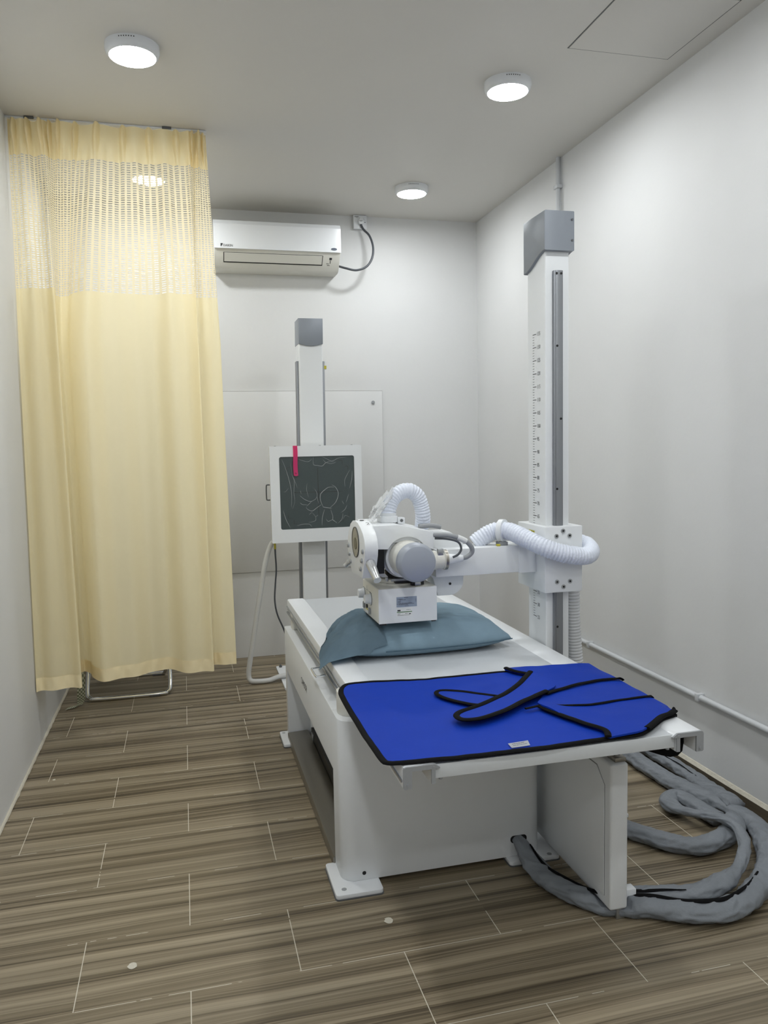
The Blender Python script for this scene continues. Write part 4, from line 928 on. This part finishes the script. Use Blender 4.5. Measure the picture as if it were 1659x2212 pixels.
sA = [(1.083, 2.348), (1.04, 2.295), (.991, 2.237), (.94, 2.185), (.889, 2.142), (.810, 2.092), (.735, 2.052), (.712, 2.030), (.707, 2.005), (.722, 1.985), (.768, 1.984), (.854, 2.024), (.937, 2.082), (1.045, 2.152), (1.10, 2.20), (1.10, 2.28)]
sBp = [(.922, 2.120), (.868, 2.118), (.819, 2.116), (.785, 2.145), (.752, 2.190), (.728, 2.240), (.730, 2.268), (.750, 2.280), (.798, 2.257), (.850, 2.212), (.90, 2.170)]
bm = newbm(); cloth(bm, sm(sBp), .016, lambda x, y: dr(x, y, .009), .004); obj('strap', bm, BLUE, A_, angle=60)
binding('binding', sBp, .009, True, .0075)
bm = newbm(); cloth(bm, sm(sA), .016, lambda x, y: dr(x, y, .019), .004); obj('strap', bm, BLUE, A_, angle=60)
binding('binding', sA[:14], .0195, False, .0095)
bm = newbm(); q = [dr(x, y, .0035) for x, y in ((.779, 1.827), (.838, 1.834), (.829, 1.800), (.777, 1.797))]; vs = [bm.verts.new(p) for p in q]; bm.faces.new(vs); bmesh.ops.solidify(bm, geom=bm.faces[:], thickness=-.001); lb = obj('care_label', bm, PAPER, A_, label='small white sewn label')
bm = newbm(); smalltype(bm, (.787, 1.818, .6915), (1, .12, 0), (-.12, 1, 0), .036, .0026, 0, 0, 41); smalltype(bm, (.786, 1.808, .6915), (1, .12, 0), (-.12, 1, 0), .040, .0024, 0, 0, 42)
obj('lettering', bm, GREYINK, lb)
# the strap end hanging under the right rail
bm = newbm(); prism(bm, [(1.15, .630), (1.19, .619), (1.235, .601), (1.262, .593), (1.285, .594), (1.300, .606), (1.3035, .63), (1.3035, .662), (1.258, .662), (1.256, .6285), (1.24, .6385), (1.15, .6385)], 'y', 1.835, 2.02, .003)
obj('tucked_end', bm, BIND, A_, angle=30, label='black end tucked under the rail')

# ================================================================== cable sleeves on the floor
def sleeve(label, pts, r, slit=None, flat=.72, zs=None, seed=0.0, rf=None):
    P = spline([(x, y, z) for x, y, z in pts], 12); P = resample(P, .006)
    def vf(p, i, a):
        ca, sa = math.cos(a), math.sin(a); rg = 1-abs(noise.noise(V(i*.075+ca*.9+seed, sa*1.1, seed)))*2.4; rg2 = 1-abs(noise.noise(V(i*.17+ca*1.5, sa*1.6+seed, 4)))*2.4
        return 1+.12*noise.noise(V(p.x*18+seed, p.y*18, a*.5))+.15*max(0, rg)+.10*max(0, rg2)-.07
    bm = newbm(); tube(bm, P, r, 40, rfun=rf, flat=flat, vfun=vf, up=(0, 0, 1))
    for v in bm.verts:
        v.co.z = max(v.co.z, .0015)
        if 1.185 < v.co.x < 1.275 and v.co.z > .030: v.co.z = .030+(v.co.z-.030)*.12
    t = thing('cable_sleeve', (P[0].x, P[0].y, 0), label, 'cable sleeve', 'grey cable sleeves on the floor')
    obj('sleeve', bm, SLEEVE, t, angle=180)
    if slit:
        a0, a1, wd, side = slit; n = len(P); sub = P[int(a0*n):int(a1*n)]; bm = newbm(); q = []
        for i, p in enumerate(sub):
            d = (sub[min(i+1, len(sub)-1)]-sub[max(i-1, 0)]).normalized(); s = d.cross(V(0, 0, 1)).normalized()
            q.append(p+s*side*r*.35+V(0, 0, r*flat*1.04+.0015*math.sin(i*.25)))
        tube(bm, q, wd, 8, rfun=lambda t_, i: .25+.75*abs(math.sin(PI*t_))*(.8+.2*math.sin(i*.12)), flat=.35, up=(0, 0, 1)); obj('open_zip', bm, BIND, t, label='black opening along the sleeve')
    return t
Z1 = .030
sleeve('thick grey sleeve coming out of the slot in the white table end',
       [(1.083, 2.462, .078), (1.085, 2.425, .070), (1.095, 2.33, .034), (1.115, 2.24, Z1), (1.150, 2.165, Z1), (1.205, 2.105, .022), (1.26, 2.080, .022), (1.33, 2.040, Z1), (1.412, 1.995, Z1), (1.495, 1.962, Z1), (1.600, 1.972, Z1), (1.723, 2.036, Z1), (1.855, 2.14, Z1), (1.945, 2.262, Z1), (2.000, 2.368, Z1), (2.005, 2.453, Z1), (1.990, 2.57, Z1), (1.962, 2.68, Z1), (1.935, 2.77, Z1), (1.922, 2.91, Z1), (1.920, 3.043, Z1), (1.925, 3.20, Z1), (1.93, 3.5, Z1)], .037, (.03, .40, .013, -1), seed=1, rf=lambda t_, i: min(1, .55+t_*9))
sleeve('grey sleeve lying closest to the right wall skirting',
       [(2.030, 3.55, Z1), (2.032, 3.2, Z1), (2.040, 2.98, Z1), (2.043, 2.84, Z1), (2.030, 2.70, .033), (2.020, 2.60, .045), (2.010, 2.50, .052)], .034, (.02, .75, .006, 1), seed=5)
sleeve('short grey sleeve curving out from behind the white wing panel',
       [(1.32, 2.62, Z1), (1.40, 2.60, Z1), (1.50, 2.535, Z1), (1.575, 2.43, Z1), (1.620, 2.365, Z1), (1.682, 2.318, Z1), (1.758, 2.318, Z1), (1.842, 2.345, Z1), (1.912, 2.388, Z1), (1.935, 2.425, .033), (1.930, 2.45, .035)], .036, (.0, .22, .012, 1), seed=9)
def rfD(t_, i):
    return 1.0 if t_ < .30 else (1.0-.42*min(1, (t_-.30)/.06) if t_ < .72 else .58+.42*min(1, (t_-.72)/.05))
sleeve('narrow folded grey sleeve doubling back in a tight bend on the floor',
       [(1.215, 2.15, .02), (1.33, 2.100, Z1), (1.473, 2.066, Z1), (1.56, 2.060, .036), (1.650, 2.085, .044), (1.722, 2.125, .050), (1.790, 2.185, .056), (1.838, 2.245, .066), (1.862, 2.31, .078), (1.855, 2.372, .080), (1.833, 2.441, .064), (1.808, 2.514, .046), (1.795, 2.585, .034), (1.810, 2.640, Z1), (1.845, 2.672, Z1), (1.875, 2.665, Z1), (1.888, 2.60, Z1), (1.892, 2.53, Z1), (1.900, 2.46, Z1)], .033, (.02, .2, .010, 1), seed=13, rf=rfD)
